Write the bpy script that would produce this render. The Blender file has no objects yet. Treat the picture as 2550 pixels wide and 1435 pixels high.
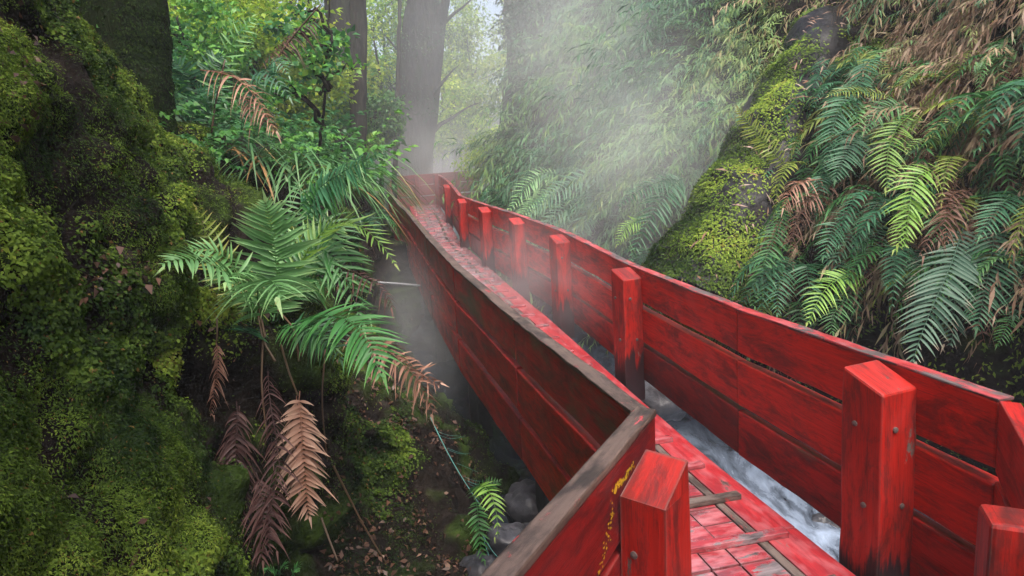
import bpy, math, random
import numpy as np
from mathutils import Matrix, Vector

scene = bpy.context.scene
R = math.radians
rng = np.random.default_rng(7)
random.seed(7)

# ------------------------------------------------------------------ camera
F_PX, PITCH, ROLL, EYE = 1700.0, R(9.5), R(3.5), 1.55
_f = np.array([0, math.cos(PITCH), -math.sin(PITCH)])
_u0 = np.array([0, math.sin(PITCH), math.cos(PITCH)]); _r0 = np.array([1.0, 0, 0])
_rt = _r0 * math.cos(ROLL) - _u0 * math.sin(ROLL)
_up = _u0 * math.cos(ROLL) + _r0 * math.sin(ROLL)
CAM = np.array([0, 0, EYE])
cam_d = bpy.data.cameras.new('camera'); cam = bpy.data.objects.new('camera', cam_d)
scene.collection.objects.link(cam); scene.camera = cam
cam.matrix_world = Matrix(((_rt[0], _up[0], -_f[0], 0), (_rt[1], _up[1], -_f[1], 0),
                           (_rt[2], _up[2], -_f[2], EYE), (0, 0, 0, 1)))
cam_d.sensor_width = 36; cam_d.lens = 24; cam_d.clip_start = 0.05; cam_d.clip_end = 800

# ------------------------------------------------------------------ light
SUN_EL, SUN_AZ = R(64), R(160)            # azimuth measured clockwise from +Y
world = bpy.data.worlds.new('World'); scene.world = world; world.use_nodes = True
wn = world.node_tree.nodes; wl = world.node_tree.links
sky = wn.new('ShaderNodeTexSky'); sky.sky_type = 'NISHITA'; sky.sun_disc = False
sky.sun_elevation = SUN_EL; sky.sun_rotation = SUN_AZ
sky.air_density = 1.0; sky.dust_density = 6.0; sky.ozone_density = 1.0
wl.new(sky.outputs[0], wn['Background'].inputs[0]); wn['Background'].inputs[1].default_value = 0.10
sun_d = bpy.data.lights.new('sun', 'SUN'); sun = bpy.data.objects.new('sun', sun_d)
scene.collection.objects.link(sun)
sun_d.energy = 1.5; sun_d.angle = R(28); sun_d.color = (1.0, 0.96, 0.9)
sd = Vector((math.sin(SUN_AZ) * math.cos(SUN_EL), math.cos(SUN_AZ) * math.cos(SUN_EL), math.sin(SUN_EL)))
sun.rotation_euler = sd.to_track_quat('Z', 'Y').to_euler(); sun.location = (0, 0, 30)
vs = scene.view_settings
vs.view_transform = 'Standard'; vs.look = 'None'; vs.gamma = 1; vs.use_curve_mapping = False
vs.exposure = 1.68
cy = scene.cycles
cy.max_bounces = 5; cy.diffuse_bounces = 3; cy.glossy_bounces = 2; cy.transmission_bounces = 3
cy.transparent_max_bounces = 4; cy.volume_bounces = 2
cy.use_adaptive_sampling = True; cy.adaptive_threshold = 0.02
cy.use_denoising = True; cy.caustics_reflective = False; cy.caustics_refractive = False
cy.volume_step_rate = 1.5; cy.volume_max_steps = 64

# ------------------------------------------------------------------ helpers
def at(px, py, d):
    """world point seen at photo pixel (px, py), d metres in front of the lens"""
    return CAM + d * (_f + _rt * ((px - 1275) / F_PX) - _up * ((py - 717.5) / F_PX))
def pz(px, py, z):
    r = _f + _rt * ((px - 1275) / F_PX) - _up * ((py - 717.5) / F_PX)
    return CAM + r * ((z - EYE) / r[2])
def project(P):
    q = P - CAM; d = q @ _f
    dd = np.where(np.abs(d) < 1e-6, 1e-6, d)
    return 1275 + F_PX * (q @ _rt) / dd, 717.5 - F_PX * (q @ _up) / dd, d
def nrm(a):
    return a / np.maximum(np.linalg.norm(a, axis=-1, keepdims=True), 1e-9)

def _hash(i, j, k, s):
    n = (i * 73856093) ^ (j * 19349663) ^ (k * 83492791) ^ (s * 2654435)
    n = (n ^ (n >> 13)) * 1274126177
    n = n ^ (n >> 16)
    return (n & 0xFFFF) / 65535.0
def vnoise(P, s=0):
    P = np.asarray(P, float); I = np.floor(P).astype(np.int64); f = P - I; f = f * f * (3 - 2 * f)
    out = 0
    for a in (0, 1):
        for b in (0, 1):
            for c in (0, 1):
                w = (f[..., 0] if a else 1 - f[..., 0]) * (f[..., 1] if b else 1 - f[..., 1]) * (f[..., 2] if c else 1 - f[..., 2])
                out = out + w * _hash(I[..., 0] + a, I[..., 1] + b, I[..., 2] + c, s)
    return out * 2 - 1
def fbm(P, s=0, o=4):
    P = np.asarray(P, float); t = 0; a = 1.0
    for k in range(o):
        t = t + a * vnoise(P, s + k); P = P * 2.03; a *= 0.5
    return t

def link(o, parent=None):
    scene.collection.objects.link(o)
    if parent is not None:                # parts are modelled in world coordinates
        o.parent = parent; w = Vector((0, 0, 0)); q = parent
        while q is not None: w += q.location; q = q.parent
        o.location = -w
    return o
def tag(o, label=None, cat=None, group=None, kind=None):
    if label: o['label'] = label
    if cat: o['category'] = cat
    if group: o['group'] = group
    if kind: o['kind'] = kind
    return o
def empty(name, loc, label=None, cat=None, group=None):
    o = bpy.data.objects.new(name, None); o.empty_display_size = 0.1; o.location = [float(v) for v in loc]
    scene.collection.objects.link(o)
    return tag(o, label, cat, group)
def mesh_np(name, V, Fq, mat, parent=None, tone=None, uv=None, smooth=True, tri=None, loc=None):
    """one mesh object from numpy quads (and triangles)"""
    V = np.asarray(V, np.float32)
    if loc is not None: V = V - np.asarray(loc, np.float32)
    Fq = np.zeros((0, 4), int) if Fq is None else np.asarray(Fq, np.int32).reshape(-1, 4)
    T = np.zeros((0, 3), int) if tri is None else np.asarray(tri, np.int32).reshape(-1, 3)
    me = bpy.data.meshes.new(name)
    me.vertices.add(len(V)); me.vertices.foreach_set('co', V.ravel())
    nl = Fq.size + T.size
    me.loops.add(nl); li = np.concatenate([Fq.ravel(), T.ravel()]).astype(np.int32)
    me.loops.foreach_set('vertex_index', li)
    me.polygons.add(len(Fq) + len(T))
    ls = np.concatenate([np.arange(len(Fq)) * 4, Fq.size + np.arange(len(T)) * 3]).astype(np.int32)
    me.polygons.foreach_set('loop_start', ls)
    me.polygons.foreach_set('use_smooth', np.full(len(ls), smooth))
    if uv is not None:
        l = me.uv_layers.new(name='UVMap'); l.data.foreach_set('uv', np.asarray(uv, np.float32)[li].ravel())
    me.update(calc_edges=True); me.validate()
    if tone is not None:
        a = me.attributes.new('tone', 'FLOAT', 'POINT'); a.data.foreach_set('value', np.asarray(tone, np.float32))
    me.materials.append(mat)
    o = bpy.data.objects.new(name, me); link(o, parent)
    if loc is not None and parent is None: o.location = [float(v) for v in loc]
    return o

# ------------------------------------------------------------------ materials
class NT:
    def __init__(s, name):
        s.m = bpy.data.materials.new(name); s.m.use_nodes = True; s.t = s.m.node_tree
        s.n = s.t.nodes; s.b = s.n['Principled BSDF']; s.out = s.n['Material Output']
    def new(s, t, **kw):
        x = s.n.new(t)
        for k, v in kw.items(): setattr(x, k, v)
        return x
    def L(s, a, b): s.t.links.new(a, b)
    def coords(s, kind, scale):
        tc = s.new('ShaderNodeTexCoord'); mp = s.new('ShaderNodeMapping'); mp.inputs['Scale'].default_value = scale
        s.L(tc.outputs[kind], mp.inputs[0]); return mp.outputs[0]
    def noise(s, vec, scale, detail=4, rough=.55, dist=0):
        x = s.new('ShaderNodeTexNoise'); x.inputs['Scale'].default_value = scale; x.inputs['Detail'].default_value = detail
        x.inputs['Roughness'].default_value = rough; x.inputs['Distortion'].default_value = dist
        if vec is not None: s.L(vec, x.inputs['Vector'])
        return x.outputs['Fac']
    def ramp(s, fac, stops):
        x = s.new('ShaderNodeValToRGB'); e = x.color_ramp.elements
        while len(e) < len(stops): e.new(0.5)
        for k, (p, c) in enumerate(stops):
            e[k].position = p; e[k].color = (*c, 1) if len(c) == 3 else c
        s.L(fac, x.inputs[0]); return x.outputs[0]
    def mix(s, fac, a, b, mode='MIX'):
        x = s.new('ShaderNodeMix', data_type='RGBA', blend_type=mode)
        for v, k in ((fac, 0), (a, 6), (b, 7)):
            if hasattr(v, 'node'): s.L(v, x.inputs[k])
            else: x.inputs[k].default_value = v if k == 0 else (*v, 1)
        return x.outputs[2]
    def math(s, op, a, b=None, clamp=False):
        x = s.new('ShaderNodeMath', operation=op, use_clamp=clamp)
        for v, k in ((a, 0), (b, 1)):
            if v is None: continue
            if hasattr(v, 'node'): s.L(v, x.inputs[k])
            else: x.inputs[k].default_value = v
        return x.outputs[0]
    def bump(s, h, strength, dist=0.01):
        x = s.new('ShaderNodeBump'); x.inputs['Strength'].default_value = strength; x.inputs['Distance'].default_value = dist
        s.L(h, x.inputs['Height']); s.L(x.outputs[0], s.b.inputs['Normal'])
    def attr(s, name):
        return s.new('ShaderNodeAttribute', attribute_name=name).outputs['Fac']
G3 = lambda v: (v, v, v)

def leaf_mat(name, stops, rough=0.45, trans=0.3, spec=0.4, vary=0.5):
    t = NT(name); col = t.ramp(t.attr('tone'), stops)
    oi = t.new('ShaderNodeObjectInfo')
    hs = t.new('ShaderNodeHueSaturation'); t.L(col, hs.inputs['Color'])
    v = t.math('ADD', t.math('MULTIPLY', oi.outputs['Random'], vary), 1 - vary / 2); t.L(v, hs.inputs['Value'])
    t.L(hs.outputs[0], t.b.inputs['Base Color']); t.b.inputs['Roughness'].default_value = rough
    t.b.inputs['Specular IOR Level'].default_value = spec
    if trans > 0:
        tr = t.new('ShaderNodeBsdfTranslucent'); mx = t.new('ShaderNodeMixShader'); mx.inputs[0].default_value = trans
        t.L(hs.outputs[0], tr.inputs[0]); t.L(t.b.outputs[0], mx.inputs[1]); t.L(tr.outputs[0], mx.inputs[2])
        t.L(mx.outputs[0], t.out.inputs[0])
    return t.m
M = {}
# frond tone: 0 rachis end of a pinna, 1 its tip
M['bright'] = leaf_mat('fern_bright', [(0, (.09, .24, .06)), (.5, (.21, .44, .16)), (.9, (.34, .52, .20)), (1, (.40, .42, .14))])
M['lime'] = leaf_mat('fern_lime', [(0, (.12, .25, .03)), (.6, (.22, .40, .07)), (1, (.34, .40, .10))])
M['green'] = leaf_mat('fern_green', [(0, (.03, .12, .028)), (.6, (.06, .20, .05)), (1, (.12, .26, .07))])
M['dark'] = leaf_mat('fern_dark', [(0, (.02, .07, .028)), (.6, (.03, .115, .045)), (1, (.05, .14, .05))])
M['teal'] = leaf_mat('fern_teal', [(0, (.03, .11, .05)), (.6, (.055, .185, .085)), (1, (.12, .24, .11))])
M['yellow'] = leaf_mat('fern_yellow', [(0, (.14, .20, .03)), (.6, (.23, .28, .04)), (1, (.32, .26, .08))])
M['greygreen'] = leaf_mat('fern_grey_green', [(0, (.04, .10, .06)), (.65, (.08, .15, .10)), (.8, (.16, .16, .11)), (1, (.38, .26, .2))])
M['pale'] = leaf_mat('fern_dead_pale', [(0, (.20, .085, .05)), (.5, (.33, .19, .13)), (1, (.45, .30, .22))], rough=.6, trans=.15)
M['rust'] = leaf_mat('fern_dead_rust', [(0, (.13, .055, .035)), (.5, (.24, .12, .08)), (1, (.36, .22, .16))], rough=.6, trans=.12)
M['brown'] = leaf_mat('fern_dead_brown', [(0, (.045, .018, .016)), (.5, (.085, .038, .034)), (1, (.15, .08, .065))], rough=.6, trans=.08)
M['stem'] = leaf_mat('stem_brown', [(0, (.06, .03, .015)), (1, (.10, .06, .03))], trans=0)
M['grass'] = leaf_mat('strap_grass', [(0, (.03, .09, .025)), (.5, (.06, .17, .05)), (.85, (.14, .26, .10)), (1, (.32, .18, .06))], trans=.25)
M['moss_leaf'] = leaf_mat('moss_leaf', [(0, (.012, .030, .008)), (.3, (.05, .09, .014)), (.62, (.14, .22, .028)), (.88, (.28, .36, .05)), (1, (.16, .10, .03))], rough=.6, trans=.3, spec=.12)
M['under'] = leaf_mat('bamboo_leaf', [(0, (.035, .10, .06)), (.3, (.07, .17, .075)), (.5, (.14, .25, .075)), (.66, (.20, .26, .07)), (.78, (.30, .24, .12)), (.9, (.36, .25, .16)), (1, (.22, .12, .07))], rough=.55, trans=.3)
M['broad'] = leaf_mat('broad_leaf', [(0, (.02, .075, .035)), (.4, (.045, .16, .04)), (.75, (.12, .30, .04)), (1, (.24, .38, .05))], trans=.35)
M['canopy'] = leaf_mat('canopy_leaf', [(0, (.05, .13, .02)), (.4, (.17, .31, .03)), (.75, (.36, .48, .04)), (1, (.52, .58, .08))], trans=.5, spec=.2)
M['conifer'] = leaf_mat('conifer_spray', [(0, (.015, .05, .028)), (.6, (.035, .10, .045)), (1, (.08, .16, .05))], trans=.25)
M['litter'] = leaf_mat('leaf_litter', [(0, (.05, .025, .018)), (.5, (.13, .06, .035)), (.85, (.24, .12, .07)), (1, (.30, .22, .17))], rough=.5, trans=.05)

def bank_mat(name, moss_amt):
    t = NT(name); v = t.coords('Object', (1, 1, 1))
    n1 = t.noise(v, 1.1, 6); n2 = t.noise(v, 9, 8, .65); n3 = t.noise(v, 45, 4, .6)
    soil = t.ramp(n2, [(.3, (.005, .0035, .003)), (.55, (.014, .010, .008)), (.75, (.04, .03, .026))])
    moss = t.ramp(n2, [(.3, (.010, .018, .004)), (.55, (.032, .056, .010)), (.75, (.075, .11, .018))])
    f = t.ramp(t.math('ADD', n1, t.math('MULTIPLY', t.attr('tone'), 1.0)), [(1.05 - moss_amt, G3(0)), (1.25 - moss_amt, G3(1))])
    t.L(t.mix(f, soil, moss), t.b.inputs['Base Color']); t.b.inputs['Roughness'].default_value = .75; t.b.inputs['Specular IOR Level'].default_value = .08
    t.bump(t.math('ADD', n2, t.math('MULTIPLY', n3, .5)), .9, .05); return t.m
M['bank'] = bank_mat('mossy_earth', .55)
M['rockbank'] = bank_mat('earth_bank', .35)

def bark_mat(name, a, b, c, moss=.4):
    t = NT(name); v = t.coords('Object', (1, 1, .18)); n = t.noise(v, 14, 8, .65, .6); n2 = t.noise(t.coords('Object', (1, 1, .6)), 3, 5)
    col = t.ramp(n, [(.3, a), (.5, b), (.72, c)])
    ms = t.ramp(n2, [(.62 - moss * .2, G3(0)), (.72 - moss * .2, G3(1))])
    t.L(t.mix(t.math('MULTIPLY', ms, moss), col, (.025, .038, .010)), t.b.inputs['Base Color'])
    t.b.inputs['Roughness'].default_value = .85; t.b.inputs['Specular IOR Level'].default_value = .08; t.bump(n, 1.0, .04); return t.m
M['bark'] = bark_mat('bark_dark', (.008, .007, .006), (.024, .02, .019), (.055, .047, .043))
M['bark_grey'] = bark_mat('bark_grey', (.013, .012, .014), (.032, .029, .033), (.065, .06, .064), .25)
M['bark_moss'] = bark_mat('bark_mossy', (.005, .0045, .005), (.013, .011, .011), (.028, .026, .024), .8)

def rock_mat(a, b, c_):
    t = NT('wet_rock'); v = t.coords('Object', (1, 1, 1)); n = t.noise(v, 6, 8, .65); m = t.noise(v, 2.5, 3)
    c = t.ramp(n, [(.3, a), (.55, b), (.75, c_)])
    t.L(t.mix(t.ramp(m, [(.58, G3(0)), (.7, G3(.6))]), c, (.06, .035, .03)), t.b.inputs['Base Color'])
    t.b.inputs['Roughness'].default_value = .4; t.bump(n, .6, .03); return t.m
M['rock'] = rock_mat((.025, .025, .030), (.065, .064, .074), (.13, .126, .14))
M['slab'] = rock_mat((.008, .0075, .0085), (.018, .017, .019), (.034, .032, .037))
M['slab'].node_tree.nodes['Principled BSDF'].inputs['Specular IOR Level'].default_value = .15

def paint_mat(name, wear, red=(.56, .016, .006), dark=(.055, .009, .009), bare=(.20, .15, .13), moss=0.0, rough=.42, pink=0.0, coat=0.0, rot=0.0):
    """weathered red paint over wood: UV u runs along the grain in metres"""
    t = NT(name)
    g = t.coords('UV', (1.3, 30, 1)); p = t.coords('UV', (2.4, 5.5, 1)); fine = t.coords('UV', (9, 210, 1))
    oi = t.new('ShaderNodeObjectInfo'); sh = t.new('ShaderNodeVectorMath', operation='SCALE')
    cmb = t.new('ShaderNodeCombineXYZ')
    for k in range(3): t.L(oi.outputs['Random'], cmb.inputs[k])
    t.L(cmb.outputs[0], sh.inputs[0]); sh.inputs['Scale'].default_value = 53
    def off(vec):
        a = t.new('ShaderNodeVectorMath', operation='ADD'); t.L(vec, a.inputs[0]); t.L(sh.outputs[0], a.inputs[1]); return a.outputs[0]
    ng = t.noise(off(g), 2.2, 6, .6); npatch = t.noise(off(p), 1.7, 7, .68); nf = t.noise(off(fine), 1, 3, .6)
    ndirt = t.noise(off(t.coords('UV', (2.6, 8, 1))), 1.2, 9, .78, .5)
    col = t.mix(t.ramp(ng, [(.40, G3(0)), (.68, G3(.75))]), red, tuple(x * .58 for x in red))
    col = t.mix(t.ramp(ndirt, [(.46, G3(0)), (.56, G3(.6)), (.68, G3(.97))]), col, dark)
    col = t.mix(t.ramp(nf, [(.56, G3(0)), (.70, G3(.55))]), col, (.03, .006, .008))
    if pink: col = t.mix(t.ramp(t.noise(off(p), 3.1, 4), [(.45, G3(0)), (.65, G3(pink))]), col, (.52, .20, .22))
    barec = t.mix(ng, tuple(x * .35 for x in bare), tuple(x * 1.5 for x in bare))
    barec = t.mix(t.ramp(t.noise(off(t.coords('UV', (4, 9, 1))), 1.3, 6, .7), [(.44, G3(0)), (.60, G3(.9))]), barec, tuple(x * .22 for x in bare))
    w = t.ramp(t.math('ADD', npatch, t.math('MULTIPLY', nf, .12)), [(.80 - wear * .42, G3(0)), (.83 - wear * .42, G3(1))])
    col = t.mix(w, col, barec)
    if rot:
        su = t.new('ShaderNodeSeparateXYZ'); tcu = t.new('ShaderNodeTexCoord'); t.L(tcu.outputs['UV'], su.inputs[0])
        hh = t.math('SUBTRACT', t.math('ADD', rot, t.math('MULTIPLY', t.noise(off(t.coords('UV', (1.2, 11, 1))), 1.6, 6, .65), .75)), su.outputs[0])
        col = t.mix(t.ramp(hh, [(.40, G3(0)), (.47, G3(.95))]), col, (.018, .010, .012))
    bv = t.new('ShaderNodeBevel', samples=4); bv.inputs['Radius'].default_value = .016
    ge = t.new('ShaderNodeNewGeometry'); dt = t.new('ShaderNodeVectorMath', operation='DOT_PRODUCT'); t.L(bv.outputs[0], dt.inputs[0]); t.L(ge.outputs['True Normal'], dt.inputs[1])
    edge = t.math('SUBTRACT', 1.0, dt.outputs['Value'], True)
    chip = t.ramp(t.math('ADD', t.math('MULTIPLY', edge, 2.2), t.noise(off(t.coords('UV', (9, 14, 1))), 2.0, 6, .7)), [(.78, G3(0)), (.86, G3(.8))])
    col = t.mix(chip, col, t.mix(npatch, (.03, .012, .010), tuple(x * .9 for x in bare)))
    if moss:
        mm = t.ramp(t.noise(off(t.coords('UV', (1.3, 4, 1))), 1.4, 6, .65), [(.72 - moss * .35, G3(0)), (.86 - moss * .35, G3(.85))])
        col = t.mix(mm, col, t.mix(ng, (.05, .052, .022), (.17, .14, .085)))
    t.L(col, t.b.inputs['Base Color'])
    t.L(t.math('ADD', t.math('MULTIPLY', npatch, .35), rough - .16), t.b.inputs['Roughness'])
    t.b.inputs['Specular IOR Level'].default_value = .38
    if coat: t.b.inputs['Coat Weight'].default_value = coat; t.b.inputs['Coat Roughness'].default_value = .18
    t.bump(t.math('ADD', t.math('MULTIPLY', nf, .6), t.math('MULTIPLY', w, -.5)), .5, .004)
    return t.m
M['paint'] = paint_mat('red_paint', .12)
M['paint_post'] = paint_mat('red_paint_post', .19, red=(.40, .012, .006), dark=(.05, .010, .009), pink=.03, rough=.5, rot=.40)
M['paint_old'] = paint_mat('red_paint_mouldy', .22, red=(.46, .020, .014), dark=(.08, .025, .02), bare=(.12, .085, .065), moss=.62)
M['paint_mid'] = paint_mat('red_paint_stained', .15, red=(.46, .014, .010), dark=(.05, .009, .010), moss=.35)
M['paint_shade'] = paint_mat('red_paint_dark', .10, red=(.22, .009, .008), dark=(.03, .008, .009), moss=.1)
M['paint_deck_sheen'] = paint_mat('sheen_deck_paint', .6, red=(.40, .10, .115), dark=(.16, .07, .08), bare=(.30, .25, .265), rough=.22, pink=.9, coat=.9)  # far bays paled: grazing sky sheen put into the paint colour
M['paint_deck'] = paint_mat('red_paint_deck', .42, red=(.38, .035, .045), dark=(.13, .045, .055), bare=(.22, .19, .2), rough=.24, pink=.7, coat=.7)
M['paint_edge'] = paint_mat('red_paint_edge_board', .22, red=(.42, .028, .035), dark=(.24, .022, .03), bare=(.2, .13, .12), rough=.32, pink=.35, coat=.6)
M['cap'] = paint_mat('bare_grey_wood', .95, red=(.40, .03, .035), bare=(.12, .08, .065), rough=.5, pink=.3)
M['capred'] = paint_mat('worn_rail_top', .55, red=(.44, .035, .04), bare=(.12, .10, .10), rough=.42, pink=.35)
M['strip'] = paint_mat('bare_batten', .9, red=(.3, .05, .05), bare=(.15, .115, .10), rough=.5)
def plain(name, col, rough=.6, nz=8, amt=.4):
    t = NT(name); n = t.noise(t.coords('Object', (1, 1, 1)), nz, 5)
    t.L(t.mix(n, tuple(x * (1 - amt) for x in col), tuple(min(1, x * (1 + amt)) for x in col)), t.b.inputs['Base Color'])
    t.b.inputs['Roughness'].default_value = rough; return t.m
M['yellow_paint'] = plain('yellow_lichen', (.55, .33, .01), .6, 60, .3)
M['log'] = plain('old_dark_wood', (.045, .042, .04), .75, 22, .7)
M['iron'] = plain('rusty_iron', (.10, .075, .07), .45, 30, .5)
M['net'] = plain('turquoise_cord', (.07, .25, .23), .5)
M['pipe'] = plain('white_pipe', (.3, .3, .32), .5)

def water_mat():
    t = NT('rushing_water'); v = t.coords('Object', (1.6, .55, 1.6))
    n = t.noise(v, 1.6, 8, .62, 1.4); n2 = t.noise(v, 5, 6, .6, .8)
    s = t.math('ADD', t.math('MULTIPLY', n, .72), t.math('MULTIPLY', n2, .28))
    f = t.ramp(s, [(.36, G3(0)), (.50, G3(.55)), (.64, G3(1))])
    f = t.math('MULTIPLY', f, t.attr('tone'))
    t.L(t.mix(f, (.018, .022, .032), (.46, .57, .76)), t.b.inputs['Base Color'])
    t.L(t.math('ADD', t.math('MULTIPLY', f, .5), .12), t.b.inputs['Roughness']); t.bump(s, .5, .06); return t.m
M['water'] = water_mat()

# ------------------------------------------------------------------ board-like meshes
def hex_loft(sections, uvs=None):
    """sections: list of 4-corner rings (n,4,3) lofted into a closed bar"""
    S = np.asarray(sections, float); n = len(S)
    ring = np.linalg.norm(np.diff(S.mean(1), axis=0), axis=1); u = np.concatenate([[0], np.cumsum(ring)])
    V, Fq, UV = [], [], []
    def quad(p, uv):
        b = len(V); V.extend(p); UV.extend(uv); Fq.append((b, b + 1, b + 2, b + 3))
    per = [0]
    for k in range(4): per.append(per[-1] + np.linalg.norm(S[0, (k + 1) % 4] - S[0, k]))
    return S, u, per
def bar(name, sections, mat, parent, bevel=.006, tone=None):
    S, u, per = hex_loft(sections); n = len(S)
    me = bpy.data.meshes.new(name)
    V = S.reshape(-1, 3); Fs = []; uvl = []
    for i in range(n - 1):
        for k in range(4):
            k2 = (k + 1) % 4
            Fs.append((i * 4 + k, i * 4 + k2, (i + 1) * 4 + k2, (i + 1) * 4 + k))
            uvl += [(u[i], per[k]), (u[i], per[k + 1]), (u[i + 1], per[k + 1]), (u[i + 1], per[k])]
    Fs.append((3, 2, 1, 0)); uvl += [(0, 0), (.1, 0), (.1, .1), (0, .1)]
    b = (n - 1) * 4; Fs.append((b, b + 1, b + 2, b + 3)); uvl += [(3, 0), (3.15, 0), (3.15, .15), (3, .15)]
    me.from_pydata(V.tolist(), [], Fs)
    l = me.uv_layers.new(name='UVMap')
    for i, c in enumerate(uvl): l.data[i].uv = c
    me.materials.append(mat); me.update()
    o = bpy.data.objects.new(name, me); link(o, parent)
    if bevel:
        m = o.modifiers.new('bevel', 'BEVEL'); m.width = bevel; m.segments = 2; m.limit_method = 'ANGLE'; m.angle_limit = R(35)
    return o
def box_between(name, a, b, side, w, up, h, mat, parent, wob=.0, seg=.12, bevel=.006, seed=0):
    """bar from a to b; cross-section w along side and h along up, a/b on its top inner edge"""
    a, b = np.asarray(a, float), np.asarray(b, float); L = np.linalg.norm(b - a); n = max(2, int(L / seg) + 1)
    secs = []
    for i in range(n):
        p = a + (b - a) * i / (n - 1)
        q = [np.array([0, 0, 0.]), side * w, side * w - up * h, -up * h]
        sec = [p + c for c in q]
        if wob:
            sec = [c + up * wob * float(vnoise(c * 9, seed + k)) + side * wob * .6 * float(vnoise(c * 7, seed + 9 + k)) for k, c in enumerate(sec)]
        secs.append(sec)
    return bar(name, secs, mat, parent, bevel)
ZUP = np.array([0, 0, 1.0])
def leftn(d):
    d = np.array([d[0], d[1], 0]); d = d / np.linalg.norm(d); return np.array([-d[1], d[0], 0])

# ------------------------------------------------------------------ the boardwalk
RT = np.array([(1.49, 2.02, .76), (1.23, 3.20, .77), (.91, 4.69, .80), (.80, 5.35, .875), (.30, 7.0, 1.05), (-.17, 8.6, 1.13),
               (-.53, 10.3, 1.185), (-.84, 12.2, 1.20), (-1.20, 14.4, 1.46), (-1.76, 18.2, 1.62)])
LT = np.array([pz(1612, 1024, .77), pz(1370, 850, .77), pz(1264, 764, .79), pz(1182, 701, .84), pz(1116, 635, .95),
               pz(1050, 563, 1.05), pz(1022, 528, 1.12), (-1.80, 11.4, 1.18), (-2.40, 14.2, 1.45), (-2.98, 18.2, 1.62)])
def resample(P, step):
    s = np.concatenate([[0], np.cumsum(np.linalg.norm(np.diff(P, axis=0), axis=1))])
    n = max(2, int(round(s[-1] / step)) + 1); q = np.linspace(0, s[-1], n)
    # Catmull-like smoothing of the polyline
    X = np.stack([np.interp(np.linspace(0, s[-1], 200), s, P[:, k]) for k in range(3)], 1)
    for _ in range(14):
        X[1:-1] = .25 * X[:-2] + .5 * X[1:-1] + .25 * X[2:]
    s2 = np.linspace(0, 1, 200)
    return np.stack([np.interp(q / s[-1], s2, X[:, k]) for k in range(3)], 1)
def boards(pts, outward, name, mats, parent, hs=(.230, .246, .25), gaps=(.042, .032), thick=.055, cap=None, seed=0):
    """three horizontal boards between successive stations; pts lie on the inner top edge"""
    for i in range(len(pts) - 1):
        a, b = pts[i], pts[i + 1]; d = b - a; out = -leftn(d) * outward
        z = 0
        for k in range(3):
            m = mats[k] if not isinstance(mats[k], (list, tuple)) else mats[k][i % len(mats[k])]
            jz = float(vnoise(np.array([i * 3.1, k * 1.7, seed])) * .006)
            e = d / np.linalg.norm(d) * .002
            box_between(name, a - ZUP * (z + jz * (k > 0)) + e, b - ZUP * (z + jz * (k > 0)) - e, out, thick + .004 * (k % 2), ZUP, hs[k] - abs(jz), m, parent,
                        wob=.0045 if k else .007, seed=seed + i * 3 + k, bevel=.008)
            z += hs[k] + (gaps[k] if k < 2 else 0)
def post(name, x, y, ztop, zbot, w, ang, mat, parent, slope=.05, seed=0):
    """square post with a chamfered sloping head"""
    c, s = math.cos(ang), math.sin(ang); ax = np.array([c, s, 0]); ay = np.array([-s, c, 0]); h = w / 2
    secs = []
    zs = list(np.linspace(zbot, ztop - .04, 10)) + [ztop]
    for i, z in enumerate(zs):
        hh = h * (1 if i < len(zs) - 1 else .98)
        cor = [(-hh, -hh), (hh, -hh), (hh, hh), (-hh, hh)]
        sec = []
        for k, (a, b) in enumerate(cor):
            zz = z + (slope * (a + hh) / w - slope / 2 if i == len(zs) - 1 else 0)
            p = np.array([x, y, zz]) + ax * a + ay * b
            sec.append(p + .006 * np.array([float(vnoise(p * 6, seed)), float(vnoise(p * 6, seed + 5)), 0]))
        secs.append(sec)
    return bar(name, secs, mat, parent, .012)

def bolts(o, x, y, z, ang, w, n=2):
    """rusty coach-bolt heads on the face of a post that looks along ang"""
    c, s = math.cos(ang), math.sin(ang); f = np.array([c, s, 0]); t = np.array([-s, c, 0])
    for k in range(n):
        p = np.array([x, y, z - .16 - .30 * k]) + f * (w / 2 + .002) + t * (.02 if k else -.025); a = np.arange(10) * 2 * np.pi / 10
        ring = p + .011 * (np.cos(a)[:, None] * t + np.sin(a)[:, None] * ZUP); V = np.concatenate([ring - f * .01, ring + f * .004, [p + f * .007]])
        Fq = [(i, (i + 1) % 10, 10 + (i + 1) % 10, 10 + i) for i in range(10)]; mesh_np('bolt', V, Fq, M['iron'], o, tri=[(10 + i, 10 + (i + 1) % 10, 20) for i in range(10)], smooth=False)

# right-hand railing of the long run
RP = resample(RT, 1.55)
rail_r = empty('wooden_railing', (RP[0][0], RP[0][1], 0), 'long curving red plank railing with thick posts on the stream side of the boardwalk', 'railing', 'red railings of the boardwalk')
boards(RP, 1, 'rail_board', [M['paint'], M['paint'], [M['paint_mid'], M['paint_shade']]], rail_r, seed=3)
def rail_at(P, y):
    return np.array([np.interp(y, P[:, 1], P[:, k]) for k in range(3)])
for k, (y, w) in enumerate(((2.40, .175), (4.80, .16), (6.20, .15), (7.45, .14), (8.9, .14), (11.0, .13), (14.0, .12))):
    p = rail_at(RP, y); q = rail_at(RP, y + .3); d = q - p; n = leftn(d)
    c = p + n * (w / 2 + .006)
    po = post('rail_post', c[0], c[1], p[2] - .02, p[2] - (1.05 if y < 3 else .95), w, math.atan2(d[1], d[0]) + R(189), M['paint_post'], rail_r, -.065, seed=20 + k)
    if y < 7: bolts(po, c[0], c[1], p[2] - .03, math.atan2(d[1], d[0]) + R(189), w); bolts(po, c[0], c[1], p[2] - .03, math.atan2(d[1], d[0]) + R(99), w)
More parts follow.
